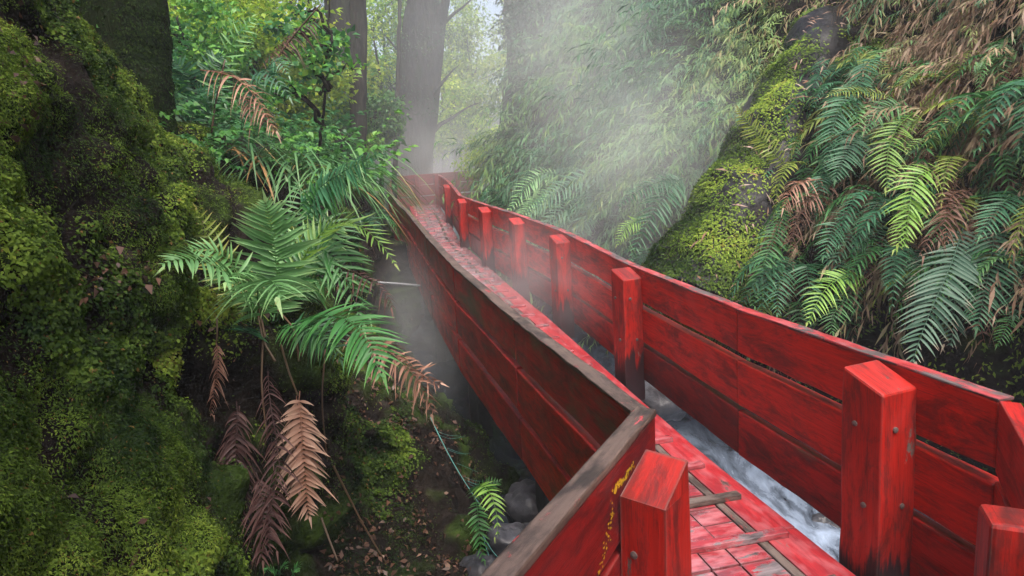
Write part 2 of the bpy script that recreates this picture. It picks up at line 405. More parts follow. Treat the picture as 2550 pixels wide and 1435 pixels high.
# thin worn top strip on the top boards
for i in range(len(RP) - 1):
    d = RP[i + 1] - RP[i]; out = -leftn(d)
    box_between('rail_cap', RP[i] + ZUP * .010 - out * .002, RP[i + 1] + ZUP * .010 - out * .002, out, .062, ZUP, .012, M['capred'], rail_r, wob=.004, seed=60 + i, bevel=.004)

# left railing of the long run
LP = resample(LT, 1.5)
rail_l = empty('wooden_railing', (LP[0][0], LP[0][1], 0), 'mouldy dark red plank railing over the ravine with bare grey top edge', 'railing', 'red railings of the boardwalk')
boards(LP, -1, 'rail_board', [M['paint_old'], [M['paint'], M['paint_mid']], [M['paint'], M['paint_mid']]], rail_l, gaps=(.032, .040), seed=41)
for i in range(len(LP) - 1):
    d = LP[i + 1] - LP[i]; out = leftn(d)
    box_between('rail_cap', LP[i] + ZUP * .012 - out * .003, LP[i + 1] + ZUP * .012 - out * .003, out, .062, ZUP, .014, M['cap'], rail_l, wob=.006, seed=80 + i, bevel=.005)
for k, y in enumerate((3.0, 5.2, 7.4, 9.8, 12.6, 15.4)):
    p = rail_at(LP, y); q = rail_at(LP, y + .3); d = q - p; n = -leftn(d); w = .14
    c = p + n * (w / 2 + .006)
    post('rail_post', c[0], c[1], p[2] - .50, p[2] - .90, w, math.atan2(d[1], d[0]), M['paint_post'], rail_l, .03, seed=120 + k)

# near left railing, coming towards the camera from the corner
NA, NB = np.array(pz(1632, 1034, .785)), np.array(pz(1300, 1435, .785)); nd = (NB - NA) / np.linalg.norm(NB - NA); NB = NA + nd * 2.6
rail_n = empty('wooden_railing', (NA[0], NA[1], 0), 'short dark red railing with bleached top rail meeting a post flecked yellow', 'railing', 'red railings of the boardwalk')
nn = -leftn(nd)     # towards the ravine
if nn[0] > 0: nn = -nn
NP = [NA + (NB - NA) * t for t in (0, .5, 1)]
for i in range(2):
    z = 0
    for k in range(3):
        hh = (.235, .255, .26)[k]
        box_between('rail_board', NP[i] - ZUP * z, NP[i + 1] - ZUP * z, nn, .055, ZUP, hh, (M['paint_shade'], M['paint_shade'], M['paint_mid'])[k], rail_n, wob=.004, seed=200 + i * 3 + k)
        z += hh + (.03, .025, 0)[k]
    box_between('top_rail', NP[i] + ZUP * .022 - nn * .004, NP[i + 1] + ZUP * .022 - nn * .004, nn, .064, ZUP, .022, M['cap'], rail_n, wob=.006, seed=220 + i, bevel=.008)
pc = np.array(pz(1617, 1185, .74)); ang = math.atan2(nd[1], nd[0])
pc = NA + nd * float((pc - NA) @ nd) - nn * .088
po = post('rail_post', pc[0], pc[1], .735, -1.4, .135, ang - R(14), M['paint_post'], rail_n, -.085, seed=301)
bolts(po, pc[0], pc[1], .70, ang - R(14), .135, 2)
post('rail_post', *(NA + nd * 1.75 - nn * .088)[:2], .74, -1.4, .165, ang + R(90), M['paint_post'], rail_n, -.05, seed=302)
# yellow lichen specks between post and rail
V, Fq = [], []
for k in range(150):
    s = rng.random(); along = float((pc - NA) @ nd)
    if k < 60: p = NA + nd * (along - .085 + .17 * rng.random()) - nn * (.002 + .001 * rng.random()) + ZUP * (-.062 + rng.normal(0, .006)); r = rng.uniform(.003, .007)
    else:
        q = rng.random(); p = NA + nd * (along + .09 + .30 * q) - nn * .002 + ZUP * (-.10 - .24 * q ** .8 + rng.normal(0, .02)); r = rng.uniform(.002, .005)
    b = len(V); V += [p - nd * r - nn * .003, p - ZUP * r - nn * .003, p + nd * r * rng.uniform(.6, 1.6) - nn * .003, p + ZUP * r * rng.uniform(.5, 1.3) - nn * .003]; Fq.append((b, b + 1, b + 2, b + 3))
mesh_np('lichen', V, Fq, M['yellow_paint'], rail_n)['kind'] = 'stuff'

# near right railing beyond the corner at the frame edge
CA = RP[0] + np.array([.0, -.01, 0]); cd = np.array([nd[0], nd[1], 0]); cd = cd / np.linalg.norm(cd)
CA2 = RP[0] + ZUP * .004; cd = np.array(pz(2556, 1090, .775)) - np.array(pz(2508, 1008, .775)); cd = cd / np.linalg.norm(cd); CB = CA2 + cd * 1.6; cn = leftn(cd)
if cn[0] < 0: cn = -cn
rail_c = empty('wooden_railing', (CA[0], CA[1], 0), 'bright red railing end turning away at the sharp corner, cut by the frame', 'railing', 'red railings of the boardwalk')
z = 0
for k in range(3):
    hh = (.235, .255, .26)[k]
    box_between('rail_board', CA2 - ZUP * z, CB - ZUP * z, cn, .055, ZUP, hh, (M['paint_mid'], M['paint'], M['paint'])[k], rail_c, wob=.004, seed=330 + k); z += hh + (.03, .022, 0)[k]
cc = np.array(pz(2560, 1290, .70))
post('rail_post', cc[0], cc[1], .70, -1.4, .17, math.atan2(cd[1], cd[0]), M['paint_post'], rail_c, .03, seed=340)

# far railing closing the end of the run, walkway turns right there
FA, FB = np.array([-2.95, 18.25, 1.66]), np.array([-.75, 18.75, 1.70])
rail_f = empty('wooden_railing', (FA[0], FA[1], .8), 'far dark red plank railing across the end of the boardwalk in steam', 'railing', 'red railings of the boardwalk')
dd = FB - FA; on = leftn(dd); mid = FA + dd * .52; z = 0
for (a, b) in ((FA, mid), (mid, FB)):
    z = 0
    for k in range(3):
        hh = (.27, .27, .28)[k]
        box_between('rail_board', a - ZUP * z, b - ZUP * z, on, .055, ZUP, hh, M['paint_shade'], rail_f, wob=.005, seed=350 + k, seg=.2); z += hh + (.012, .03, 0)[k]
for t in (.02, .27, .5, .75, .98):
    p = FA + dd * t - on * .065
    post('rail_post', p[0], p[1], p[2] - .02, .0, .12, math.atan2(dd[1], dd[0]), M['paint_shade'], rail_f, .02)

# deck: cross planks, edge boards, battens and cleats
deck = empty('boardwalk_deck', (.8, 2.5, 0), 'long narrow boardwalk deck of worn pinkish red planks with raised cleats', 'boardwalk')
SM = 160
def fine(P):
    s = np.concatenate([[0], np.cumsum(np.linalg.norm(np.diff(P, axis=0), axis=1))]); q = np.linspace(0, s[-1], 600)
    return np.stack([np.interp(q, s, P[:, k]) for k in range(3)], 1)
Rf = fine(RP)
def offset_line(Pl, off, dz):
    d = np.gradient(Pl, axis=0); n = np.stack([-d[:, 1], d[:, 0], 0 * d[:, 0]], 1); n = nrm(n)
    k = 41; pad = np.concatenate([np.repeat(n[:1], k // 2, 0), n, np.repeat(n[-1:], k // 2, 0)])
    n = nrm(np.stack([np.convolve(pad[:, c], np.ones(k) / k, 'valid') for c in range(3)], 1))
    return Pl + n * off + np.array([0, 0, dz])
RE = offset_line(Rf, .215 - .15 * np.clip((Rf[:, 1:2] - 6.5) / 3, 0, 1), -.755)
# centre frame: extend towards and past the camera along the near section
near = []
base = RE[0]
for t in np.linspace(1.9, .06, 30):
    near.append(base - nrm(RE[60] - RE[5]) * t * np.array([1, 1, 0]))
RE = np.concatenate([np.array(near), RE])
d = np.gradient(RE, axis=0); nL = nrm(np.stack([-d[:, 1], d[:, 0], 0 * d[:, 0]], 1))
k = 25; pad = np.concatenate([np.repeat(nL[:1], k // 2, 0), nL, np.repeat(nL[-1:], k // 2, 0)])
nL = nrm(np.stack([np.convolve(pad[:, c], np.ones(k) / k, 'valid') for c in range(3)], 1))
sD = np.concatenate([[0], np.cumsum(np.linalg.norm(np.diff(RE, axis=0), axis=1))])
def dk(s, off, dz=0):
    return np.array([np.interp(s, sD, RE[:, k]) for k in range(3)]) + nrm(np.array([np.interp(s, sD, nL[:, k]) for k in range(3)])) * off + ZUP * dz
def strip(name, o0, o1, z0, z1, s0, s1, step, mat, seed, wob=.003, bevel=.004):
    n = max(2, int((s1 - s0) / step) + 1); secs = []
    for i in range(n):
        s = s0 + (s1 - s0) * i / (n - 1)
        sec = [dk(s, o0, z1), dk(s, o1, z1), dk(s, o1, z0), dk(s, o0, z0)]
        secs.append([c + np.array([0, 0, wob * float(vnoise(c * 5, seed + k))]) for k, c in enumerate(sec)])
    return bar(name, secs, mat, deck, bevel)
SL = sD[-1]; DW = .74
seg_len = 2.6; s = 0.0; i = 0
while s < SL - .05:
    e = min(SL, s + seg_len)
    strip('edge_board', 0, .165, -.05, .0, s + .002, e - .002, .15, M['paint_edge' if s < 7 else 'paint_deck_sheen'], 400 + i)
    strip('edge_board', DW - .15, DW, -.05, .0, s + .002, e - .002, .15, M['paint_edge'], 420 + i)
    strip('batten',   .168, .208, -.05, -.003, s + .002, e - .002, .15, M['strip'], 440 + i)
    s = e; i += 1
# short cross planks in three columns: one mesh of planking per bay
s = 0.0; i = 0; PW = .125
cols = ((.216, .352), (.360, .472), (.480, .587))
while s < SL - .05:
    e = min(SL, s + seg_len); V, Fq, UV = [], [], []
    q = s
    while q < e - .02:
        w = PW * rng.uniform(.92, 1.08); q1 = min(e, q + w)
        for (o0, o1) in cols:
            dz = rng.normal(0, .0022); j = rng.uniform(0, 40)
            top = [dk(q + .004, o0, dz - .003), dk(q + .004, o1, dz - .003), dk(q1 - .004, o1, dz - .003), dk(q1 - .004, o0, dz - .003)]
            bot = [p - ZUP * .03 for p in top]; b = len(V); V += top + bot
            UV += [(j, 0), (j + .12, 0), (j + .12, .12), (j, .12)] * 2
            Fq += [(b, b + 1, b + 2, b + 3), (b, b + 4, b + 5, b + 1), (b + 1, b + 5, b + 6, b + 2), (b + 2, b + 6, b + 7, b + 3), (b + 3, b + 7, b + 4, b)]
        q = q1
    mesh_np('planking', V, Fq, M['paint_deck' if s < 6.4 else 'paint_deck_sheen'], deck, uv=UV, smooth=False)
    strip('under_board', .17, DW - .16, -.075, -.04, s, e, .4, M['log'], 470 + i)
    s = e; i += 1
s = 1.55; i = 0
while s < SL - .2:
    n0, n1 = .085 + rng.uniform(-.015, .015), DW - .09
    w = .048
    a, b = dk(s, n0), dk(s + rng.uniform(-.02, .02), n1); dv = nrm(b - a); sd_ = np.cross(ZUP, dv)
    hc = .024 if s < 5 else .014; a = a + ZUP * hc; b = b + ZUP * hc
    box_between('cleat', a, b, sd_, w, ZUP, .026, M['strip'] if i in (1, 2, 4) else M['paint_deck' if s < 8 else 'paint_deck_sheen'], deck, wob=.002, seed=500 + i, bevel=.003)
    s += .345 if s < 12 else .45; i += 1
# joists and stumps carrying the deck
for k, s in enumerate((2.6, 4.3, 6.6, 9.2, 12)):
    for off in (.12, DW - .12):
        p = dk(s, off); post('support_pile', p[0], p[1], p[2] - .06, p[2] - 1.6, .16, .3 * k, M['log'], deck, 0, seed=520 + k)
def tube(name, pts, radii, mat, parent=None, seg=8, noise=0, seed=0, loc=None, tone=.5, cap=True):
    pts = np.asarray(pts, float); n = len(pts); radii = np.broadcast_to(np.asarray(radii, float), (n,))
    T = nrm(np.gradient(pts, axis=0)); ref = np.array([0.31, .9, .2]) if abs(T[0] @ np.array([.31, .9, .2])) < .9 else np.array([1., 0, 0])
    S = nrm(np.cross(T, ref)); Bn = np.cross(T, S)
    a = np.arange(seg) * 2 * np.pi / seg
    V = pts[:, None] + radii[:, None, None] * (np.cos(a)[None, :, None] * S[:, None] + np.sin(a)[None, :, None] * Bn[:, None])
    if noise:
        nz = fbm(V * (1.1 / max(radii.max(), .02)) * np.array([1, 1, .16]), seed, 3)
        V = V + (V - pts[:, None]) * (noise * nz)[..., None]
    V = V.reshape(-1, 3); i, k = np.meshgrid(np.arange(n - 1), np.arange(seg), indexing='ij'); k2 = (k + 1) % seg
    Fq = np.stack([i * seg + k, i * seg + k2, (i + 1) * seg + k2, (i + 1) * seg + k], -1).reshape(-1, 4)
    tri = None
    if cap:
        V = np.concatenate([V, pts[-1:]]); e = (n - 1) * seg; tri = [(e + q, e + (q + 1) % seg, n * seg) for q in range(seg)]
    return V, Fq, tri

# ------------------------------------------------------------------ banks of the ravine
def rbf_fit(C, sy=1.0, sz=1.0, lam=.02):
    Y = C[:, 1] * sy; Z = C[:, 2] * sz; n = len(C)
    r = np.hypot(Y[:, None] - Y[None], Z[:, None] - Z[None])
    A = np.zeros((n + 3, n + 3)); A[:n, :n] = r + 0.0; A[:n, :n] -= lam * np.eye(n)
    Pm = np.stack([np.ones(n), Y, Z], 1); A[:n, n:] = Pm; A[n:, :n] = Pm.T
    w = np.linalg.solve(A, np.concatenate([C[:, 0], [0, 0, 0]]))
    def f(y, z):
        out = w[n] + w[n + 1] * y * sy + w[n + 2] * z * sz
        for k in range(n): out = out + w[k] * np.hypot(y * sy - Y[k], z * sz - Z[k])
        return out
    return f
LC = [at(*q) for q in ((0, 0, 2.7), (0, 350, 2.3), (0, 700, 2.0), (0, 1050, 1.85), (0, 1435, 1.7),
    (200, 120, 3.2), (170, 500, 2.6), (250, 700, 2.6), (200, 1000, 2.25), (250, 1435, 2.0), (330, 330, 3.6), (330, 560, 3.1), (400, 760, 3.05), (430, 560, 3.75), (480, 520, 4.1), (505, 700, 3.9),
    (520, 790, 3.6), (330, 900, 2.85), (420, 950, 3.3), (400, 1100, 2.75), (480, 1200, 2.8), (540, 1435, 2.55),
    (600, 820, 3.55), (720, 830, 3.65), (820, 870, 3.8), (520, 900, 4.3), (600, 960, 4.5), (700, 1000, 4.5), (620, 1200, 4.2), (700, 1400, 3.7),
    (640, 700, 4.5), (760, 640, 5.0), (850, 920, 4.1), (900, 1030, 4.1), (860, 1250, 3.95), (960, 1180, 4.05), (1020, 1060, 4.4), (1050, 1300, 4.0), (1120, 1180, 4.45), (1130, 1380, 3.95), (1215, 1300, 4.3), (1235, 1435, 3.8),
    (560, 560, 5.6), (620, 430, 6.2), (760, 480, 6.2), (700, 400, 6.6), (860, 560, 6.6), (900, 700, 6.6), (940, 800, 6.4), (960, 640, 9.0), (920, 500, 9.5), (860, 430, 10), (960, 480, 13.5))]
LC += [np.array(p) for p in ((-1.2, -1, -1.2), (-1.6, -1, 1), (-2.4, -1, 4), (-.2, 5.6, -1.1), (-.9, 7, -1.1), (-1.6, 9, -1.0), (-2.6, 12.5, -.9), (-3.8, 17, -.6), (-4.2, 17, 1.2), (-4.5, 24, 1.0), (-4.2, 24, -.5),
      (-3.0, 6.3, 2.3), (-4.5, 6.5, 2.9), (-7, 7, 4.2), (-3.4, 9, 1.8), (-5.5, 10, 2.6), (-5, 14, 1.9), (-8, 16, 3.5), (-3.3, 4.8, 3.4), (-4.6, 4.5, 6), (-3.0, 2, 5), (-9, 24, 4.5), (-10, 12, 6), (-12, 24, 7), (-2.2, 3.2, -1.4), (-1.1, 2.2, -1.5))]
fL = rbf_fit(np.array(LC), 1, 1, .03)
RC = [at(*q) for q in ((2550, 900, 4.2), (2550, 700, 4.3), (2550, 400, 4.7), (2550, 0, 5.6), (2300, 900, 4.7), (2300, 650, 4.9), (2300, 350, 5.5), (2300, 0, 6.4), (2050, 800, 5.6), (2050, 550, 6.0), (2050, 250, 7.0), (2050, 0, 7.9),
    (1800, 680, 6.9), (1800, 450, 7.7), (1850, 200, 8.8), (1800, 0, 10.2), (1600, 560, 8.4), (1600, 350, 10), (1600, 100, 12), (1600, 0, 12.8), (1430, 520, 10.5), (1430, 350, 12.0), (1430, 0, 15), (1300, 500, 12.6), (1290, 300, 15), (1300, 0, 17), (1260, 470, 14.2))]
RC += [np.array(p) for p in ((2.6, 1, -1.3), (2.9, 3, -1.3), (3.2, 5, -1.3), (2.8, 6.6, -1.2), (2.4, 8, -1.1), (1.5, 10, -1.0), (.7, 12, -.8), (.3, 14, -.6), (.2, 16, -.4), (1.8, 19, 0), (4.5, 24, .2), (1.2, 17.5, 2), (3.5, 21, 3), (2.0, 17.5, 4.5), (6.5, 26, 4),
      (2.7, 1, .5), (3.2, 1, 2.5), (4.5, 1, 5), (6.5, 4, 6.5), (8, 9, 7), (7, 14, 8), (6, 17, 8))]
fR = rbf_fit(np.array(RC), 1, 1, .03)

def bank(name, f, sgn, ys, zs, mat, amp, seed):
    Y, Z = np.meshgrid(ys, zs, indexing='ij'); X = f(Y, Z)
    P = np.stack([X, Y, Z], -1)
    far = np.clip(np.hypot(X, Y) / 6, .25, 2.5)
    n1 = fbm(P * np.array([1.1, 1.1, 1.1]), seed, 3); n2 = fbm(P * 3.6, seed + 11, 3); n3 = fbm(P * 11, seed + 23, 3)
    n1 = fbm(np.stack([P[..., 0], P[..., 1] * 1.0, P[..., 2] * .55], -1) * 1.25, seed, 3)
    disp = amp * (n1 * .15 * far + n2 * .10 + n3 * .045)
    du = np.gradient(P, axis=0); dv = np.gradient(P, axis=1); N = nrm(np.cross(du, dv))
    N = N * np.sign((N[..., 0] * sgn))[..., None]
    P = P + N * disp[..., None]
    moss = np.clip(.5 + n2 * .4, 0, 1)
    ny, nz = Y.shape; i, k = np.meshgrid(np.arange(ny - 1), np.arange(nz - 1), indexing='ij')
    a = i * nz + k
    Fq = np.stack([a, a + nz, a + nz + 1, a + 1], -1).reshape(-1, 4)
    o = mesh_np(name, P.reshape(-1, 3), Fq, mat, tone=(moss - .5).ravel())
    tag(o, kind='structure')
    du = np.gradient(P, axis=0); dv = np.gradient(P, axis=1); C = np.cross(du, dv); A = np.linalg.norm(C, axis=-1)
    N = nrm(C); N = N * np.sign(N[..., 0] * sgn + 1e-9)[..., None]
    return P, N, A, o
ysL = np.concatenate([np.linspace(-1.2, .8, 14)[:-1], np.linspace(.8, 5.2, 190)[:-1], np.linspace(5.2, 26, 130)])
zsL = np.concatenate([np.linspace(-1.7, 2.6, 190)[:-1], np.linspace(2.6, 8, 50)])
PL_, NL_, AL_, _ = bank('terrain', fL, 1, ysL, zsL, M['bank'], 1.0, 100)
ysR = np.concatenate([np.linspace(-1, 2.5, 20)[:-1], np.linspace(2.5, 26, 250)])
zsR = np.concatenate([np.linspace(-1.6, 5, 150)[:-1], np.linspace(5, 10, 40)])
PR_, NR_, AR_, _ = bank('terrain', fR, -1, ysR, zsR, M['rockbank'], 1.0, 300)

# ground sheet to the horizon, stream bed and water
def sheet(name, x0, x1, nx, y0, y1, ny, zf, mat, kind='structure', tf=None):
    X, Y = np.meshgrid(np.linspace(x0, x1, nx), np.linspace(y0, y1, ny)); Z = zf(X, Y)
    a = (np.arange(ny - 1)[:, None] * nx + np.arange(nx - 1)[None]).ravel()
    o = mesh_np(name, np.stack([X, Y, Z], -1).reshape(-1, 3), np.stack([a, a + 1, a + nx + 1, a + nx], 1), mat, tone=(tf(X, Y) if tf else np.zeros(X.shape)).ravel()); return tag(o, kind=kind)
sheet('ground', -82, 82, 60, -22, 152, 60, lambda X, Y: -2.2 + np.clip(Y - 14, 0, 12) * .17 + np.clip(Y - 30, 0, 300) * .12 + .10 * np.clip(np.abs(X) - 14, 0, 200), M['bank'])
def wz(X, Y):
    P = np.stack([X * 1.2, Y * .8, 0 * X], -1)
    return -1.02 + np.clip(Y - 6, 0, 20) * .045 + .09 * fbm(P * 1.6, 900, 5) * 1.0
def foam(X, Y):
    xl = np.interp(Y, LP[:, 1], LP[:, 0]); return np.clip((X - xl - .35) / .5, .05, 1) * np.clip(1.15 - np.abs(Y - 3.6) / 3.2, .18, 1)
sheet('water', -6, 5, 150, -1, 24, 300, wz, M['water'], tf=foam)

# ------------------------------------------------------------------ scattering small leaves
def leaf_quads(P, D, N, L, W, fold=.25, droop=.2):
    """folded diamond leaves: P base, D direction, N upper side"""
    D = nrm(D); S = nrm(np.cross(D, N)); U = np.cross(S, D)
    L = L[:, None]; W = W[:, None]
    mid = P + D * L * .45
    tip = P + D * L - U * L * droop
    V = np.stack([P, mid + S * W + U * W * fold, tip, mid - S * W + U * W * fold], 1)
    return V.reshape(-1, 3)
def quads_idx(n): return np.arange(n * 4).reshape(n, 4)
def sample_bank(P, N, A, weight, n, rg):
    w = (A * weight); w = .25 * (w[:-1, :-1] + w[1:, :-1] + w[:-1, 1:] + w[1:, 1:]); flat = w.ravel(); flat = flat / flat.sum()
    c = rg.choice(len(flat), n, p=flat); i, k = np.unravel_index(c, w.shape); u = rg.random(n)[:, None]; v = rg.random(n)[:, None]
    def bl(Q): return Q[i, k] * (1 - u) * (1 - v) + Q[i + 1, k] * u * (1 - v) + Q[i, k + 1] * (1 - u) * v + Q[i + 1, k + 1] * u * v
    return bl(P), nrm(bl(N))
def view_w(P, N, mar=380, pw=1.5):
    px, py, d = project(P)
    ok = (px > -mar) & (px < 2550 + mar) & (py > -mar) & (py < 1435 + mar) & (d > .5)
    facing = ((CAM - P) * N).sum(-1) > -.35 * np.linalg.norm(P - CAM, axis=-1)
    return np.where(ok & facing, 1 / np.clip(d, 1.4, 30) ** pw, 1e-9), px, py, d

# moss on the near bank and on the sloping foot of the ravine
wv, px, py, d = view_w(PL_, NL_)
nz = fbm(PL_ * 2.2, 700, 4)
recess = ((px > 425) & (px < 815) & (py > 800) & (d > 2.9)) | ((px > 500) & (d > 4.9) & (py > 480))
litter_zone = (px > 815) & (py > 880) & (d < 5.5)
wm = wv * np.where(d < 7, 1, .12) * np.clip(.55 + nz * .5 + 1.1 * fbm(PL_ * 3.6, 111, 3) + .5 * fbm(PL_ * 11, 123, 3), .03, 2) * np.where(recess, .16, 1) * np.where(litter_zone, np.clip(.12 + nz * 1.4, .0, 1), 1)
n = 430000
P, N = sample_bank(PL_, NL_, AL_, wm, n, rng)
dd_ = np.linalg.norm(P - CAM, axis=1); patch = fbm(P * 2.6, 741, 4); fine_ = fbm(P * 9, 755, 3)
big = (fbm(P * 1.7, 760, 3) > .12)              # patches of small round leaves among the moss
D = nrm(rng.normal(0, 1, (n, 3)) + np.array([.1, -.1, -.9])); D = nrm(D - N * (D * N).sum(1)[:, None] * .9 + N * rng.uniform(.15, .75, n)[:, None])
L = rng.uniform(.006, .0135, n) * (1 + .25 * dd_ / 3) * np.where(big, 1.3, 1)
tone = np.clip(.42 + patch * .40 + fine_ * .16 - .30 * np.clip((.7 - P[:, 2]) / .8, 0, 1) + rng.normal(0, .10, n), 0, .97); tone = np.where(rng.random(n) < .02, 1, tone)  # lower moss toned darker: shade of the bank put into the leaf colour
P = P + N * (rng.uniform(-.004, .022, n) + .02 * np.clip(fine_, 0, 1))[:, None]
V = leaf_quads(P, D, N + rng.normal(0, .35, (n, 3)), L, L * np.where(big, .34, .15) * rng.uniform(.7, 1.3, n))
tag(mesh_np('moss', V, quads_idx(n), M['moss_leaf'], tone=np.repeat(tone, 4)), kind='stuff')

# mossy buttress of bare rock running up the slope on the right
rk = np.array([at(*q) for q in ((1770, 780, 6.4), (1815, 660, 6.5), (1862, 545, 6.65), (1908, 430, 6.85), (1955, 320, 7.0), (2012, 200, 7.4), (2070, 90, 8.0))])
rt_ = np.linspace(0, 6, 60); rk = np.stack([np.interp(rt_, np.arange(7), rk[:, k]) for k in range(3)], 1)
V, Fq, tri = tube('', rk, np.interp(np.linspace(0, 1, 60), [0, .2, .5, 1], [.66, .60, .50, .38]), None, seg=40, noise=.34, seed=77, cap=False)
Vg = V.reshape(60, 40, 3); Ng = nrm(Vg - rk[:, None]); V = (Vg + Ng * (.05 * fbm(Vg * 4, 78, 3) + .02 * fbm(Vg * 12, 79, 3))[..., None]).reshape(-1, 3)
tag(mesh_np('rock_buttress', V, Fq, M['slab'], loc=rk[0]), 'bare dark rock rib streaked with yellow-green moss running diagonally up the slope', 'rock')
Vg = V.reshape(60, 40, 3); du = np.gradient(Vg, axis=0); dv = np.gradient(Vg, axis=1); Ag = np.linalg.norm(np.cross(du, dv), axis=-1)
side = (Ng @ _rt)                                   # moss keeps to the left flank, bare rock shows on the right one
wg = np.clip(-.15 - side * 1.0 + .30 * (Vg[..., 2:3].repeat(1, -1)[..., 0] < 1.3) + 1.2 * fbm(Vg * 1.5, 90, 4), 0, 1) * ((CAM - Vg) * Ng).sum(-1).clip(0, 1)
P, N = sample_bank(Vg, Ng, Ag, wg, 15000, rng); n = len(P)
D = nrm(rng.normal(0, 1, (n, 3)) + np.array([0, 0, -.5])); D = nrm(D - N * (D * N).sum(1)[:, None] * .9 + N * rng.uniform(.1, .7, n)[:, None])
L = rng.uniform(.02, .042, n); V = leaf_quads(P + N * rng.uniform(0, .03, n)[:, None], D, N, L, L * .22)
tag(mesh_np('moss', V, quads_idx(n), M['moss_leaf'], tone=np.repeat(np.clip(.42 + .42 * fbm(P * 2.2, 91, 4) + rng.normal(0, .12, n), 0, .96), 4)), kind='stuff')
P, N = sample_bank(Vg, Ng, Ag, ((CAM - Vg) * Ng).sum(-1).clip(0, 1) * (side > -.5), 170, rng); n = len(P)
D = nrm(rng.normal(0, 1, (n, 3))); L = rng.uniform(.06, .16, n); V = leaf_quads(P + N * .02, nrm(D - N * (D * N).sum(1)[:, None] * .8), N, L, L * .07)
tag(mesh_np('leaf_litter', V, quads_idx(n), M['litter'], tone=np.repeat(rng.uniform(.8, 1, n), 4)), kind='stuff')

# moss and scraps on the right bank
wv, pxr, pyr, dr = view_w(PR_, NR_)
band = np.exp(-((pxr - (1830 - (pyr - 600) * .55)) / 130.0) ** 2) * (pyr > 100)
P, N = sample_bank(PR_, NR_, AR_, wv * (band + .03) * np.clip(.7 + fbm(PR_ * 2, 811, 3), .02, 2), 80000, rng); n = len(P)
D = nrm(rng.normal(0, 1, (n, 3)) + np.array([0, 0, -.5])); D = nrm(D - N * (D * N).sum(1)[:, None] * .9 + N * rng.uniform(.1, .7, n)[:, None])
L = rng.uniform(.02, .045, n); patch = fbm(P * 1.8, 820, 4)
tone = np.clip(.58 + patch * .25 + rng.normal(0, .1, n), 0, .96)
V = leaf_quads(P + N * rng.uniform(0, .03, n)[:, None], D, N, L, L * .22)
tag(mesh_np('moss', V, quads_idx(n), M['moss_leaf'], tone=np.repeat(tone, 4)), kind='stuff')

# fallen brown leaves on the ravine foot, the moss and the right bank
wl_ = view_w(PL_, NL_)[0] * np.where(litter_zone, np.clip(.4 + fbm(PL_ * 3, 830, 3), .05, 1), .004)
cl = np.exp(-(((px - 285) / 55) ** 2 + ((py - 690) / 40) ** 2)) + .8 * np.exp(-(((px - 45) / 35) ** 2 + ((py - 200) / 130) ** 2)) + .5 * np.exp(-(((px - 165) / 40) ** 2 + ((py - 730) / 30) ** 2)) + .5 * np.exp(-(((px - 560) / 70) ** 2 + ((py - 800) / 16) ** 2))
wl_ = wl_ + view_w(PL_, NL_)[0] * cl * .8
n = 3000
P, N = sample_bank(PL_, NL_, AL_, wl_, n, rng)
D = nrm(rng.normal(0, 1, (n, 3))); D = nrm(D - N * (D * N).sum(1)[:, None] * .75)
L = rng.uniform(.016, .05, n); tone = np.clip(rng.beta(1.5, 3.2, n), 0, 1)
V = leaf_quads(P + N * rng.uniform(.008, .04, n)[:, None], D, N + rng.normal(0, .5, (n, 3)), L, L * rng.uniform(.18, .36, n), .5, .35)
tag(mesh_np('leaf_litter', V, quads_idx(n), M['litter'], tone=np.repeat(tone, 4)), kind='stuff')

# ------------------------------------------------------------------ sprays of undergrowth
def spray(rg, nl, length, droop, leafL, leafW, spread, stiff=0):
    """leaves along one arching twig, pointing +X at the root"""
    t = np.sort(rg.random(nl)) ** .8
    x = length * t; z = length * (.18 * t - droop * t ** 2)
    ax = np.stack([x, 0 * t, z], 1) + rg.normal(0, length * .012, (nl, 3))
    T = nrm(np.stack([np.full(nl, 1.), 0 * t, .18 - 2 * droop * t], 1))
    side = np.where(np.arange(nl) % 2, 1, -1)[:, None] * np.array([0, 1, 0.])
    D = nrm(T * .8 + side * spread + np.array([0, 0, -.45]) * rg.uniform(.2, 1.4, (nl, 1)) + rg.normal(0, .22, (nl, 3)))
    L = leafL * rg.uniform(.55, 1.2, nl); return ax, D, L, leafW * L / leafL
def place_sprays(name, P, out, scale, tone, protos, mat, rg, kind='stuff'):
    Vs, Ts = [], []
    for k in range(len(P)):
        ax, D, L, W = protos[rg.integers(len(protos))]
        o = nrm(out[k] + rg.normal(0, .35, 3)); x = nrm(np.array([o[0], o[1], max(-.2, o[2]) * .6])); y = nrm(np.cross(ZUP, x)); z = np.cross(x, y)
        Rm = np.stack([x, y, z], 0); s = scale[k]
        Q = ax @ Rm * s + P[k]; Dq = D @ Rm; Nn = np.tile(ZUP * 1.0, (len(Q), 1)) + rg.normal(0, .4, (len(Q), 3))
        Vs.append(leaf_quads(Q, Dq, Nn, L * s, W * s, .2, .25)); Ts.append(np.repeat(np.clip(tone[k] + rg.normal(0, .05, len(Q)), 0, 1), 4))
    V = np.concatenate(Vs); return mesh_np(name, V, quads_idx(len(V) // 4), mat, tone=np.concatenate(Ts))
bamboo = [spray(rng, 34, .85, .75 + .25 * rng.random(), .15, .0095, .5) for _ in range(8)]
wv, pxr, pyr, dr = view_w(PR_, NR_, pw=1.0)
upper = np.clip((760 - pyr - .12 * (pxr - 1300)) / 300, .0, 1) + .06
rootgap = 1 - .985 * np.exp(-((pxr - (1862 - (pyr - 540) * .55)) / 135.0) ** 4) * (pyr > 30) * (pyr < 780)
rootgap = rootgap * np.where((pxr > 1960) & (pyr > 230), .16, 1)
cavity = np.where((pyr > 640) & (pxr > 1950), .0, 1)
